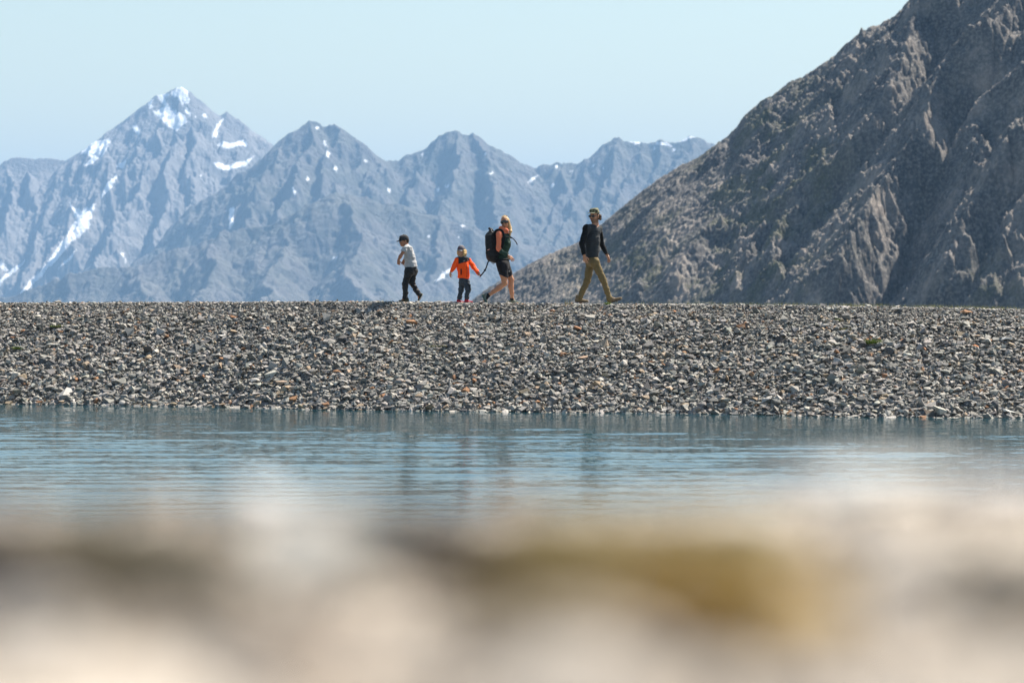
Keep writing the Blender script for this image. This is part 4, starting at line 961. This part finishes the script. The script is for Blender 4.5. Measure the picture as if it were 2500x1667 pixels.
# ================================================================== the woman with her rucksack
def woman():
    xw = (1243-1250)/FPX*54.9; yw = float(shoreY(xw))+3.75+1.25
    sc = 6.03*FPX/yw
    J, loc = figure(xw, yw, (1243-1160)*6.03, 1447, sc, "")
    hd = Head(J(438, 245, 0), (-.22, -.97), .95, tilt=-.10)
    sh_n, el_n, wr_n = J(352, 425, -.17), J(345, 645, -.21), J(492, 752, -.23)
    sh_f, el_f, wr_f = J(455, 430, .15), J(400, 620, .20), J(330, 740, .22)
    hip_n, kn_n, an_n = J(400, 880, -.085), J(435, 1150, -.08), J(205, 1318, -.08)
    hip_f, kn_f, an_f = J(425, 880, .085), J(532, 1095, .08), J(543, 1372, .08)
    F = Fld((-.62, -.34, -.02), (.36, .36, 1.80), .0055)
    hd.build(F)
    F.cap(J(430, 320), J(415, 400), .045, .055, .03)
    F.cap(sh_n*.6+sh_f*.4, sh_f*.6+sh_n*.4, .05, .05, .05); F.cap(J(420, 450), J(420, 620), .10, .092, .05); F.cap(J(420, 620), J(405, 820), .085, .105, .05)
    for a, b_, c in ((sh_n, el_n, wr_n), (sh_f, el_f, wr_f)):
        F.chain([a, b_], [.036, .029], .02); F.chain([b_, b_*.65+c*.35, c], [.029, .029, .021], .01)
    hand(F, wr_n, J(595, 835)-J(492, 752), (-.3, .75, -.5), .95, .28, thumb=1)
    hand(F, wr_f, (-.4, 0, -1), (.3, -.8, 0), .9, .5, thumb=-1)
    F.cap(hip_n, hip_f, .088, .088, .03)
    for h_, kn, an, q in ((hip_n, kn_n, an_n, 0), (hip_f, kn_f, an_f, 0)):
        F.chain([h_, h_*.5+kn*.5, kn], [.078, .072, .051], .03); m_ = kn*.68+an*.32+(np.array((-.012, 0, -.012)) if True else 0)
        F.chain([kn, m_, kn*.3+an*.7, an], [.049, .054, .040, .032], .02)
        F.ell(kn+np.array((.014, 0, .005)), (.036, .034, .042), None, .02)
    F.cap(an_n, J(140, 1400, -.08), .032, .03, .02); F.cap(an_f, J(575, 1425, .08), .032, .028, .02)
    skin = np.array((.40, .19, .105))
    def colr(V):
        C = np.tile(skin, (len(V), 1)); hd.paint(V, C, skin, lip=(.42, .13, .11), smile=True); return C
    b = person(F, colr, loc, "blonde woman in a coral and green hooded top and black shorts walking in front of the man")
    b["label"] = "blonde woman in shield sunglasses, coral sleeved green top and black shorts with a rucksack on"
    # hooded top
    F = Fld((-.36, -.36, .72), (.36, .38, 1.50), .006)
    F.cap(J(372, 425, -.10), J(455, 425, .10), .072, .070, .06); F.cap(J(420, 470), J(425, 590), .118, .112, .05, sq=((1, .2, 0), 1.10)); F.ell(J(480, 560, -.03), (.055, .11, .075), None, .05)
    F.cap(J(422, 590), J(405, 760), .105, .112, .05); F.cap(J(405, 760), J(402, 820), .112, .118, .03)
    F.chain([sh_n, el_n], [.060, .050], .04); F.chain([el_n, wr_n], [.050, .036], .02); F.chain([sh_f, el_f, wr_f], [.06, .05, .036], .04)
    F.cap(J(385, 345, -.05), J(470, 375, -.06), .045, .040, .03); F.cap(J(385, 345, .05), J(455, 380, .06), .045, .04, .03); F.cap(J(385, 345, -.05), J(385, 345, .05), .045, .045, .03)
    F.halfspace(J(410, 838), (.12, 0, -1)); F.cap(hd.p(0, 0, -.10), J(435, 352), .052, .045, .003, cut=True)
    F.cap(wr_n, wr_n+nrm(wr_n-el_n)*.05, .027, .027, .002, cut=True)
    w1 = wr(51, .008, 18, 36); F.disp(lambda x, y, z: w1(x+.4*z, y, z)+.4*w1(x*2-.6*z*2, y*2, z*2.4))
    def cs(V):
        C = np.tile((.022, .048, .034), (len(V), 1)); coral = np.array((.68, .185, .095))
        dseg = lambda a, c_: np.linalg.norm(V-(a+np.clip(((V-a)@(c_-a))/((c_-a)@(c_-a)), 0, 1)[:, None]*(c_-a)), axis=1)
        up = (dseg(sh_n, el_n) < .080) & (V[:, 1] < -.115); low = (dseg(el_n, wr_n) < .062) & ((V-el_n)@nrm(wr_n-el_n) > .045)
        upf = (dseg(sh_f, el_f) < .08) & (V[:, 1] > .12)
        C[up | upf] = coral; C[low & (V[:, 2] < J(0, 640)[2])] = (.022, .048, .034)
        C[(V[:, 2] > J(0, 415)[2])] = coral
        return C
    solid("hooded_top", F, cloth("hood_fleece", (0, 0, 0), attr=True), b, cs)
    # shorts
    F = Fld((-.36, -.26, .40), (.30, .28, .90), .0055)
    F.cap(J(405, 800), J(410, 850), .118, .122, .03); F.cap(hip_n, hip_f, .115, .115, .05)
    F.chain([hip_n, hip_n*.35+kn_n*.65], [.105, .088], .04); F.chain([hip_f, hip_f*.40+kn_f*.60], [.105, .085], .04)
    q = hip_n*.36+kn_n*.64; F.halfspace(J(400, 1040), (-.42, 0, -1)); F.halfspace(J(400, 796), (0, 0, 1))
    w2 = wr(61, .006, 20, 36); F.disp(lambda x, y, z: w2(x-.3*z, y, z)+.4*w2(2*x+z, 2*y, 2.3*z))
    sh = solid("shorts", F, cloth("black_shorts", (.014, .014, .017)), b)
    F = Fld(J(485, 985, -.16), J(525, 955, -.02), .003); F.slab(J(503, 972, -.085), (.014, .004, .008), None, .002, 0); solid("hem_tag", F, WHITE, sh)
    # socks, shoes
    for kn, an, ft in ((kn_n, an_n, J(150, 1390, -.08)), (kn_f, an_f, J(550, 1430, .08))):
        F = Fld(np.minimum(an, ft)-.08, np.maximum(an, ft)+.08, .005); d = nrm(kn-an); F.cap(an+d*.002, an-d*.03, .037, .039, .01); F.cap(an-d*.02, ft, .039, .03, .01); F.halfspace(an+d*.015, d); solid("sock", F, BLACK, b)
    gg = cloth("grey_green_mesh", (.16, .18, .15), (.07, .09, .08), sc=60); teal = cloth("teal_sole", (.03, .16, .16), (.02, .05, .06))
    shoe(b, J(100, 1322, -.08), J(165, 1458, -.08), (1, 0, .42), gg, teal, wid=.044, high=.05, lace=cloth("lace_dark", (.05, .06, .06)))
    shoe(b, J(505, 1442, .08), J(628, 1452, .08)+np.array((.07, 0, -.01)), (0, 0, 1), gg, teal, wid=.044, high=.045, lace=cloth("lace_dark", (.05, .06, .06)))
    # hair: crown, side strands and a pony tail over the far shoulder
    F = Fld(hd.c-np.array((.16, .2, .30)), hd.c+.20, .0048)
    F.ell(hd.p(0, -.020, .034), np.array((.081, .098, .090))*hd.k, hd.R, 0); F.ell(hd.p(.0, -.035, .112), np.array((.034, .034, .026)), None, .02)
    F.cap(hd.p(-.055, -.03, .02), J(512, 330, .03), .034, .034, .03); F.chain([J(512, 330, .03), J(522, 385, -.02), J(508, 432, -.05)], [.034, .030, .012], .02)
    F.cap(hd.p(.078, -.005, .03), hd.p(.078, -.02, -.02), .010, .008, .012)
    F.ell(hd.p(0, .090, -.006), np.array((.068, .074, .088))*hd.k, hd.R, .012, cut=True)
    w3 = wr(71, .004, 170, 30); F.disp(w3)
    blond = cloth("blonde_hair", (.62, .44, .22), (.42, .27, .12), rough=.45, sc=260, b=.003)
    hr = solid("hair", F, blond, b)
    r = np.random.default_rng(9); C = []
    F = Fld(hd.c-np.array((.2, .25, .36)), hd.c+.24, .0035)
    for i in range(16):
        a = r.uniform(0, 6.28); st = hd.p(.05*math.cos(a), -.02+.04*math.sin(a), .110); e = st+np.array((r.normal(.01, .03), r.normal(0, .02), r.uniform(.0, .018)))
        F.chain([st, (st+e)/2+np.array((0, 0, .010)), e], [.0034, .0030, .0018], .006)
    for i in range(16):
        st = J(512+r.normal(0, 10), 330, .02); e = J(512+r.normal(0, 14), 450+r.normal(0, 20), -.05+r.normal(0, .02)); F.chain([st, (st+e)/2+r.normal(0, .012, 3), e], [.0035, .003, .002], .002)
    solid("loose_strands", F, blond, hr)
    glasses(hd, b, True)
    # rucksack: a thing of its own, its grab strap held by the small child
    root = empty("rucksack", loc); tag(root, "large black roll top rucksack carried on the blonde woman's back", "rucksack")
    F = Fld((-.50, -.24, .68), (.06, .26, 1.50), .006)
    F.cap(J(222, 470), J(240, 740), .105, .112, .03, sq=((0, 1, 0), 1.35)); F.cap(J(262, 440), J(285, 760), .085, .09, .03, sq=((0, 1, 0), 1.4))
    F.cap(J(232, 430), J(240, 365), .085, .040, .04, sq=((0, 1, 0), 1.6)); F.cap(J(238, 780), J(285, 800), .075, .07, .03, sq=((0, 1, 0), 1.5))
    F.slab(J(205, 560, -.13), (.06, .018, .16), None, .015, .02); F.cap(J(170, 560, -.1), J(172, 700, -.1), .02, .02, .015)
    w4 = wr(81, .006, 24, 22); F.disp(lambda x, y, z: w4(x, y, z)+.35*w4(3*x, 3*y, 2.5*z))
    pm = cloth("black_pack_fabric", (.011, .012, .013), (.02, .02, .022), rough=.6, sc=120); bag = solid("bag", F, pm, root)
    F = Fld(J(150, 470, -.22), J(330, 300, .2), .005); F.cap(J(212, 345, -.12), J(212, 345, .12), .024, .024, .01); F.cap(J(222, 352, -.12), J(290, 395, -.13), .012, .012, .01, sq=((0, 1, 0), .5)); F.cap(J(222, 352, .12), J(290, 395, .13), .012, .012, .01)
    F.disp(wr(82, .002, 60, 60)); solid("roll_top", F, pm, root)
    F = Fld(J(215, 400, -.2), J(300, 340, -.05), .004); F.cap(J(235, 360, -.13), J(258, 402, -.135), .006, .006, .002); solid("buckle", F, cloth("grey_buckle", (.5, .5, .5), rough=.3), root)
    for sd, q in ((-1, "near"), (1, "far")):
        y1 = -.175 if sd < 0 else .165
        tube("shoulder_strap", spline([J(275, 420, y1*.6), J(320, 372, y1*.75), J(385, 372, y1*.85), J(418, 430, y1*.98), J(418, 520, y1*1.0), J(385, 640, y1*1.06), J(330, 740, y1*.9)], 5), .026, BLACK, root, flat=((.3, 1, 0), .35), h=.0045)
    tube("chest_strap", spline([J(418, 470, -.165), J(470, 468, -.145), J(525, 470, -.06), J(538, 480, .06), J(470, 470, .15)], 6), .010, BLACK, root, flat=((1, 0, 0), .5))
    tube("loose_strap", spline([J(520, 465, -.09), J(560, 495, -.11), J(600, 540, -.12), J(620, 580, -.12)], 6), .0085, BLACK, root, flat=((0, 1, 0), .5))
    tube("hip_belt", spline([J(300, 770, -.14), J(350, 800, -.15), J(430, 800, -.14), J(500, 790, -.04), J(500, 790, .06), J(400, 800, .15)], 5), .018, BLACK, root, flat=((.2, 1, 0), .5), h=.005)
    st = tube("grab_strap", spline([J(205, 815, -.06), J(185, 850, -.08), J(165, 915, -.10), J(140, 965, -.12), J(110, 1005, -.13), J(79, 1042, -.14)], 6), .0115, BLACK, root, flat=((0, 1, 0), .55))
    F = Fld(J(120, 980, -.18), J(170, 920, -.06), .004); F.slab(J(146, 955, -.115), (.022, .009, .018), None, .004, 0); solid("buckle", F, RUBBER, st)
    F = Fld(J(170, 680, -.2), J(225, 635, -.1), .003); F.cap(J(186, 662, -.172), J(210, 650, -.172), .007, .006, 0, sq=((0, 1, 0), .7)); solid("logo", F, cloth("pink_print", (.75, .36, .30)), bag)
    F = Fld(J(240, 880, -.12), J(290, 830, 0), .004); F.cap(J(235, 845, -.08), J(278, 868, -.09), .007, .005, 0); solid("webbing", F, BLACK, root)
    return J(79, 1042, -.14)+np.array(loc)
strap_end = woman()
# ================================================================== the small child
def child():
    xw = (1128-1250)/FPX*54.7; yw = float(shoreY(xw))+3.75+1.10
    sc = 8.254*FPX/yw
    J, loc = figure(xw, yw, (1128-1070)*8.254, 1398, sc, "")
    hd = Head(J(462, 348, 0), (-.42, -.90), .84, kid=True, nod=.05)
    sl, el, wl = J(372, 525, -.02), J(308, 680, -.05), J(246, 790, -.06)
    sr, er, wrr = J(620, 530, .04), J(705, 672, .0), J(790, 778, -.05)
    wrr = (strap_end-np.array(loc))-nrm(strap_end-np.array(loc)-er)*.058
    hl, kl, al = J(480, 960, .04), J(455, 1140, .05), J(425, 1320, .06)
    hr_, kr, ar = J(560, 960, -.04), J(596, 1130, -.05), J(570, 1320, -.05)
    F = Fld((-.32, -.24, -.02), (.40, .22, 1.16), .0045)
    hd.build(F); F.cap(J(478, 430), J(490, 500), .036, .042, .03)
    F.cap(J(440, 520), J(560, 520), .045, .045, .05); F.cap(J(500, 560), J(510, 850), .080, .080, .03); F.cap(hl, hr_, .055, .055, .02)
    F.chain([sl, el, wl], [.028, .024, .018], .02); F.chain([sr, er, wrr], [.028, .024, .018], .02)
    hand(F, wl, J(238, 862)-J(246, 790), (.7, .5, -.2), .66, .45, thumb=1)
    e = strap_end-np.array(loc); hd_ = nrm(e-wrr)
    hand(F, wrr, hd_, (-.1, -.6, -.6), .66, .95, thumb=-1, grip=True)
    F.chain([hl, kl, al], [.050, .032, .028], .02); F.chain([hr_, kr, ar], [.050, .032, .028], .02)
    skin = np.array((.46, .25, .15))
    def colr(V):
        C = np.tile(skin, (len(V), 1)); hd.paint(V, C, skin, lip=(.45, .16, .13)); return C
    b = person(F, colr, loc, "small blond child in an orange fleece jacket and grey cap holding the rucksack strap")
    hd.eyes(b)
    F = Fld((-.34, -.24, .36), (.40, .24, .98), .005)
    F.cap(J(425, 520, 0), J(565, 525, .01), .062, .062, .05); F.cap(J(495, 570), J(500, 700), .105, .118, .04, sq=((.4, 1, 0), .92)); F.cap(J(500, 700), J(508, 860), .118, .122, .04, sq=((.4, 1, 0), .92))
    F.cap(J(480, 470), J(490, 500), .055, .062, .02)
    F.chain([sl, el, wl], [.050, .043, .032], .03); F.chain([sr, er, wrr], [.050, .043, .032], .03)
    F.halfspace(J(510, 905), (-.08, 0, -1)); F.cap(J(470, 400), J(480, 450), .048, .046, 0, cut=True)
    for a, c in ((el, wl), (er, wrr)): F.cap(c, c+nrm(c-a)*.05, .026, .026, .002, cut=True)
    w1 = wr(91, .008, 22, 34); F.disp(lambda x, y, z: w1(x+.4*z, y, z)+.35*w1(x*2-.6*z*2, y*2, z*2.4))
    org = np.array((1.0, .10, .012)); dk = np.array((.022, .028, .032))
    def cs(V):
        C = np.tile(org, (len(V), 1))
        yoke = V[:, 2] > (J(0, 612)[2]+(V[:, 0]-J(412, 0)[0])*.30)
        body = (V[:, 0] > J(405, 0)[0]-np.clip((V[:, 2]-J(0, 500)[2]), 0, 1)*.9) & (V[:, 0] < J(632, 0)[0])
        neck = V[:, 2] > J(0, 490)[2]
        C[(yoke & body) | neck] = dk
        return C
    j = solid("fleece_jacket", F, cloth("fleece", (0, 0, 0), attr=True), b, cs)
    yb = lambda: None
    tube("zip", [J(545, 470, -.075), J(556, 540, -.098), J(572, 640, -.118), J(585, 760, -.122), J(576, 875, -.122)], .0038, BLACK, j, h=.0025)
    F = Fld(J(430, 850, -.19), J(500, 690, -.08), .003); F.slab(J(462, 770, -.126), (.0115, .012, .056), None, .004, 0); pk = solid("pocket", F, BLACK, j)
    for k_, (a, c, colo) in enumerate((((505, 562), (535, 545), (.55, .55, .55)), ((585, 530), (612, 548), (.8, .3, .3)))):
        F = Fld(J(min(a[0], c[0])-12, max(a[1], c[1])+14, -.15), J(max(a[0], c[0])+12, min(a[1], c[1])-14, -.06), .0022)
        for t in (0, .5, 1):
            p = J(a[0]+(c[0]-a[0])*t, a[1]+(c[1]-a[1])*t, -.098+.01*k_); F.cap(p, p+np.array((.006, 0, .006)), .0038, .003, .001)
        solid("logo", F, cloth("print%d" % k_, colo), j)
    F = Fld((-.2, -.16, .0), (.2, .16, .52), .005)
    F.cap(J(515, 900), J(515, 950), .095, .095, .03); F.chain([hl, kl, al], [.072, .052, .047], .03); F.chain([hr_, kr, ar], [.072, .055, .047], .03)
    F.cap(al, al+np.array((0, 0, -.005)), .054, .054, .02); F.halfspace(J(500, 1338), (0, 0, -1))
    w2 = wr(93, .009, 20, 46); F.disp(lambda x, y, z: w2(x-.4*z, y, z)+.5*w2(2*x+z, 2*y, 2.3*z))
    jn = cloth("dark_denim", (.030, .042, .055), (.05, .06, .075), sc=140); p = solid("trousers", F, jn, b)
    F = Fld(J(600, 1120, -.15), J(665, 1010, -.02), .004); F.slab(J(632, 1070, -.085), (.022, .012, .05), None, .01, 0); solid("pocket", F, CHAR, p)
    red = cloth("red_shoe", (.42, .02, .04), (.30, .012, .02)); rs = cloth("sole_dark_red", (.10, .02, .025))
    shoe(b, J(375, 1398, .06), J(520, 1398, .02), (0, 0, 1), red, rs, wid=.036, h=.0042, high=.05, lace=cloth("lace_pink", (.6, .3, .3)))
    shoe(b, J(530, 1398, -.05), J(700, 1400, -.09), (0, 0, 1), red, rs, wid=.036, h=.0042, high=.05, lace=cloth("lace_pink", (.6, .3, .3)))
    F = Fld(hd.c-np.array((.14, .16, .20)), hd.c+.14, .0045)
    F.ell(hd.p(0, -.02, .030), np.array((.086, .100, .088))*hd.k, hd.R, 0)
    for q in (-1, 1):
        for i in range(6):
            f_ = .035-.022*i; F.chain([hd.p(q*.076, f_, .02), hd.p(q*(.080+.002*i), f_-.003, -.06), hd.p(q*(.068+.004*(i % 3)), f_, -.112-.008*(i % 3))], [.012, .013, .007], .008)
    for i in range(7): F.chain([hd.p(-.07+.023*i, -.095, .0), hd.p(-.07+.023*i, -.09, -.11-.01*(i % 2))], [.022, .014], .01)
    F.ell(hd.p(0, .085, -.03), np.array((.068, .075, .095))*hd.k, hd.R, .004, cut=True)
    F.disp(wr(95, .0025, 120, 14)); solid("hair", F, cloth("blond_hair", (.66, .46, .22), (.45, .29, .12), rough=.5, sc=260, b=.003), b)
    def emb(h, o):
        F = Fld(h.p(0, .09, .07)-.04, h.p(0, .09, .07)+.04, .0025)
        for a, c in (((-.024, .055), (-.012, .072)), ((-.012, .072), (0, .060)), ((0, .060), (.012, .072)), ((.012, .072), (.024, .055))): F.cap(h.p(a[0], .104, a[1]), h.p(c[0], .098, c[1]), .0042, .0042, 0)
        solid("emblem", F, cloth("cap_print", (.16, .03, .05)), o)
    cap_hat(hd, b, cloth("grey_cap", (.13, .125, .14), (.10, .098, .11)), cloth("grey_brim", (.30, .30, .31)), "cap", .060, .012, False, .070, .30, emb)
child()
# ================================================================== the boy
def boy():
    xw = (995-1250)/FPX*54.4; yw = float(shoreY(xw))+3.75+.58
    sc = 7.125*FPX/yw
    J, loc = figure(xw, yw, (995-940)*7.125, 1405, sc, "")
    hd = Head(J(322, 335, 0), (-.93, -.36), .90, kid=True, nod=.16)
    sn, en, wn = J(352, 478, -.15), J(268, 610, -.20), J(238, 672, -.20)
    sf, ef, wf = J(400, 480, .13), J(372, 600, .19), J(318, 672, .16)
    hn, kn, an = J(420, 860, -.07), J(350, 1085, -.08), J(352, 1320, -.07)
    hf, kf, af = J(480, 860, .07), J(465, 1075, .07), J(585, 1262, .07)
    F = Fld((-.32, -.30, -.02), (.34, .30, 1.36), .005)
    hd.build(F); F.cap(J(352, 400), J(375, 450), .040, .045, .03)
    F.cap(J(372, 470, -.09), J(388, 470, .08), .05, .05, .05); F.cap(J(395, 500), J(425, 640), .088, .085, .05); F.cap(J(425, 640), J(455, 820), .085, .092, .05)
    F.chain([sn, en, wn], [.036, .029, .021], .03); F.chain([sf, ef, wf], [.034, .028, .020], .03)
    hand(F, wn, (.02, -.02, -1), (.2, .9, 0), .78, .75, thumb=1); hand(F, wf, (-.3, 0, -.9), (.2, -.9, 0), .76, .8, thumb=-1)
    F.cap(hn, hf, .085, .085, .04); F.chain([hn, kn, an], [.062, .040, .030], .02); F.chain([hf, kf, af], [.062, .040, .030], .02)
    F.cap(af, J(590, 1340, .07), .03, .025, .02); F.cap(an, J(290, 1380, -.07), .03, .024, .02)
    skin = np.array((.34, .155, .09))
    def colr(V):
        C = np.tile(skin, (len(V), 1)); hd.paint(V, C, skin, lip=(.28, .09, .08)); return C
    b = person(F, colr, loc, "boy in a black cap, grey T-shirt and black trousers leaning forward behind the others")
    hd.eyes(b)
    F = Fld((-.24, -.28, .58), (.30, .28, 1.12), .005)
    F.cap(J(375, 462, -.09), J(392, 462, .08), .064, .064, .05); F.cap(J(402, 500), J(420, 600), .098, .104, .04, sq=((0, 1, 0), 1.22)); F.cap(J(420, 600), J(450, 770), .104, .120, .04, sq=((0, 1, 0), 1.12))
    F.cap(J(450, 770), J(455, 830), .118, .120, .04)
    F.chain([sn, sn*.5+en*.5], [.058, .055], .03); F.chain([sf, sf*.5+ef*.5], [.056, .055], .03)
    F.halfspace(J(455, 797), (.05, 0, -1)); F.cap(J(345, 395), J(352, 418), .046, .044, .002, cut=True)
    d = nrm(en-sn); F.cap(sn*.5+en*.5, en, .040, .045, .002, cut=True)
    sl, x, y, z = F.sub(en-.09, en+.09, .03); 
    F.cap(sn+(en-sn)*.66, sn+(en-sn)*1.2, .062, .08, .002, cut=True); F.cap(sf+(ef-sf)*.66, sf+(ef-sf)*1.2, .062, .08, .002, cut=True)
    w1 = wr(101, .010, 18, 40); F.disp(lambda x, y, z: w1(x+.9*z, y, z)+.4*w1(x*2+1.2*z, y*2, z*2.0))
    solid("t_shirt", F, cloth("grey_jersey", (.38, .385, .39), (.32, .325, .335)), b)
    F = Fld((-.30, -.22, .02), (.34, .24, .72), .005)
    F.cap(J(450, 780), J(452, 830), .105, .108, .03); F.cap(hn, hf, .098, .098, .04); F.chain([hn, kn, an], [.088, .062, .054], .03); F.chain([hf, kf, af], [.088, .060, .052], .03)
    F.halfspace(J(450, 772), (0, 0, 1)); F.cap(an+np.array((0, 0, -.02)), an+np.array((0, 0, -.035)), .060, .060, .01)
    F.halfspace(J(350, 1352), (0, 0, -1))
    w2 = wr(103, .009, 20, 46); F.disp(lambda x, y, z: w2(x-.4*z, y, z)+.5*w2(2*x+z, 2*y, 2.3*z))
    solid("trousers", F, cloth("black_track_cloth", (.010, .011, .012), (.02, .021, .024), rough=.55), b)
    bs = cloth("black_shoe", (.02, .02, .02), (.05, .06, .03)); gs = cloth("grey_sole", (.38, .38, .37))
    shoe(b, J(415, 1402, -.07), J(228, 1402, -.08), (0, 0, 1), bs, gs, wid=.038, h=.0045, high=.045, lace=cloth("lace_lime", (.35, .42, .12)))
    shoe(b, J(655, 1268, .07), J(580, 1400, .07), (-.9, 0, .45), bs, gs, wid=.038, h=.0045, high=.045, lace=cloth("lace_lime", (.35, .42, .12)))
    F = Fld(hd.c-.15, hd.c+.14, .0045); F.ell(hd.p(0, -.02, .022), np.array((.080, .096, .080))*hd.k, hd.R, 0); F.ell(hd.p(0, -.065, -.01), np.array((.065, .05, .06))*hd.k, hd.R, .02)
    F.ell(hd.p(0, .075, -.035), np.array((.075, .085, .085))*hd.k, hd.R, .004, cut=True); F.disp(wr(105, .0015, 150, 90)); solid("hair", F, cloth("brown_hair", (.035, .022, .015), (.06, .04, .026), rough=.6), b)
    def emb(h, o):
        F = Fld(h.p(0, .09, .07)-.05, h.p(0, .09, .07)+.05, .0024)
        L = [((-.017, .048), (-.017, .088)), ((-.017, .086), (.012, .050)), ((.012, .048), (.012, .088)), ((-.008, .096), (.001, .072)), ((.012, .096), (.001, .072)), ((.001, .072), (.001, .040))]
        for a, c in L: F.cap(h.p(a[0], .1055-max(a[1]-.06, 0)*.45, a[1]), h.p(c[0], .1055-max(c[1]-.06, 0)*.45, c[1]), .0036, .0036, 0)
        solid("emblem", F, cloth("cap_white_print", (.8, .8, .8)), o)
    cap_hat(hd, b, cloth("black_cap", (.028, .029, .031), (.04, .04, .042)), cloth("black_brim", (.035, .036, .038)), "cap", .078, .012, False, .072, .25, emb)
boy()
HAZE_D = 7.0e-5; HAZE_C = (.31, .565, .94, 1)
# ------------------------------------------------------------------ haze: one closed box of air
def box(name, lo, hi, mat):
    v = [(x, y, z) for x in (lo[0], hi[0]) for y in (lo[1], hi[1]) for z in (lo[2], hi[2])]
    f = [(0, 1, 3, 2), (4, 6, 7, 5), (0, 4, 5, 1), (2, 3, 7, 6), (0, 2, 6, 4), (1, 5, 7, 3)]
    return mk(name, v, f, mat, smooth=False)
hm = bpy.data.materials.new("haze_air"); hm.use_nodes = True; t = hm.node_tree
t.nodes.remove(t.nodes["Principled BSDF"])
pv = t.nodes.new("ShaderNodeVolumePrincipled"); pv.inputs["Density"].default_value = HAZE_D
pv.inputs["Color"].default_value = HAZE_C; pv.inputs["Anisotropy"].default_value = 0.0
t.links.new(pv.outputs[0], t.nodes["Material Output"].inputs["Volume"])
hz = box("haze", (-14500, -6500, -60), (14500, 22500, 960), hm); hz["kind"] = "stuff"; hz["category"] = "haze"; hz["label"] = "pale blue haze filling the air before the far mountains"
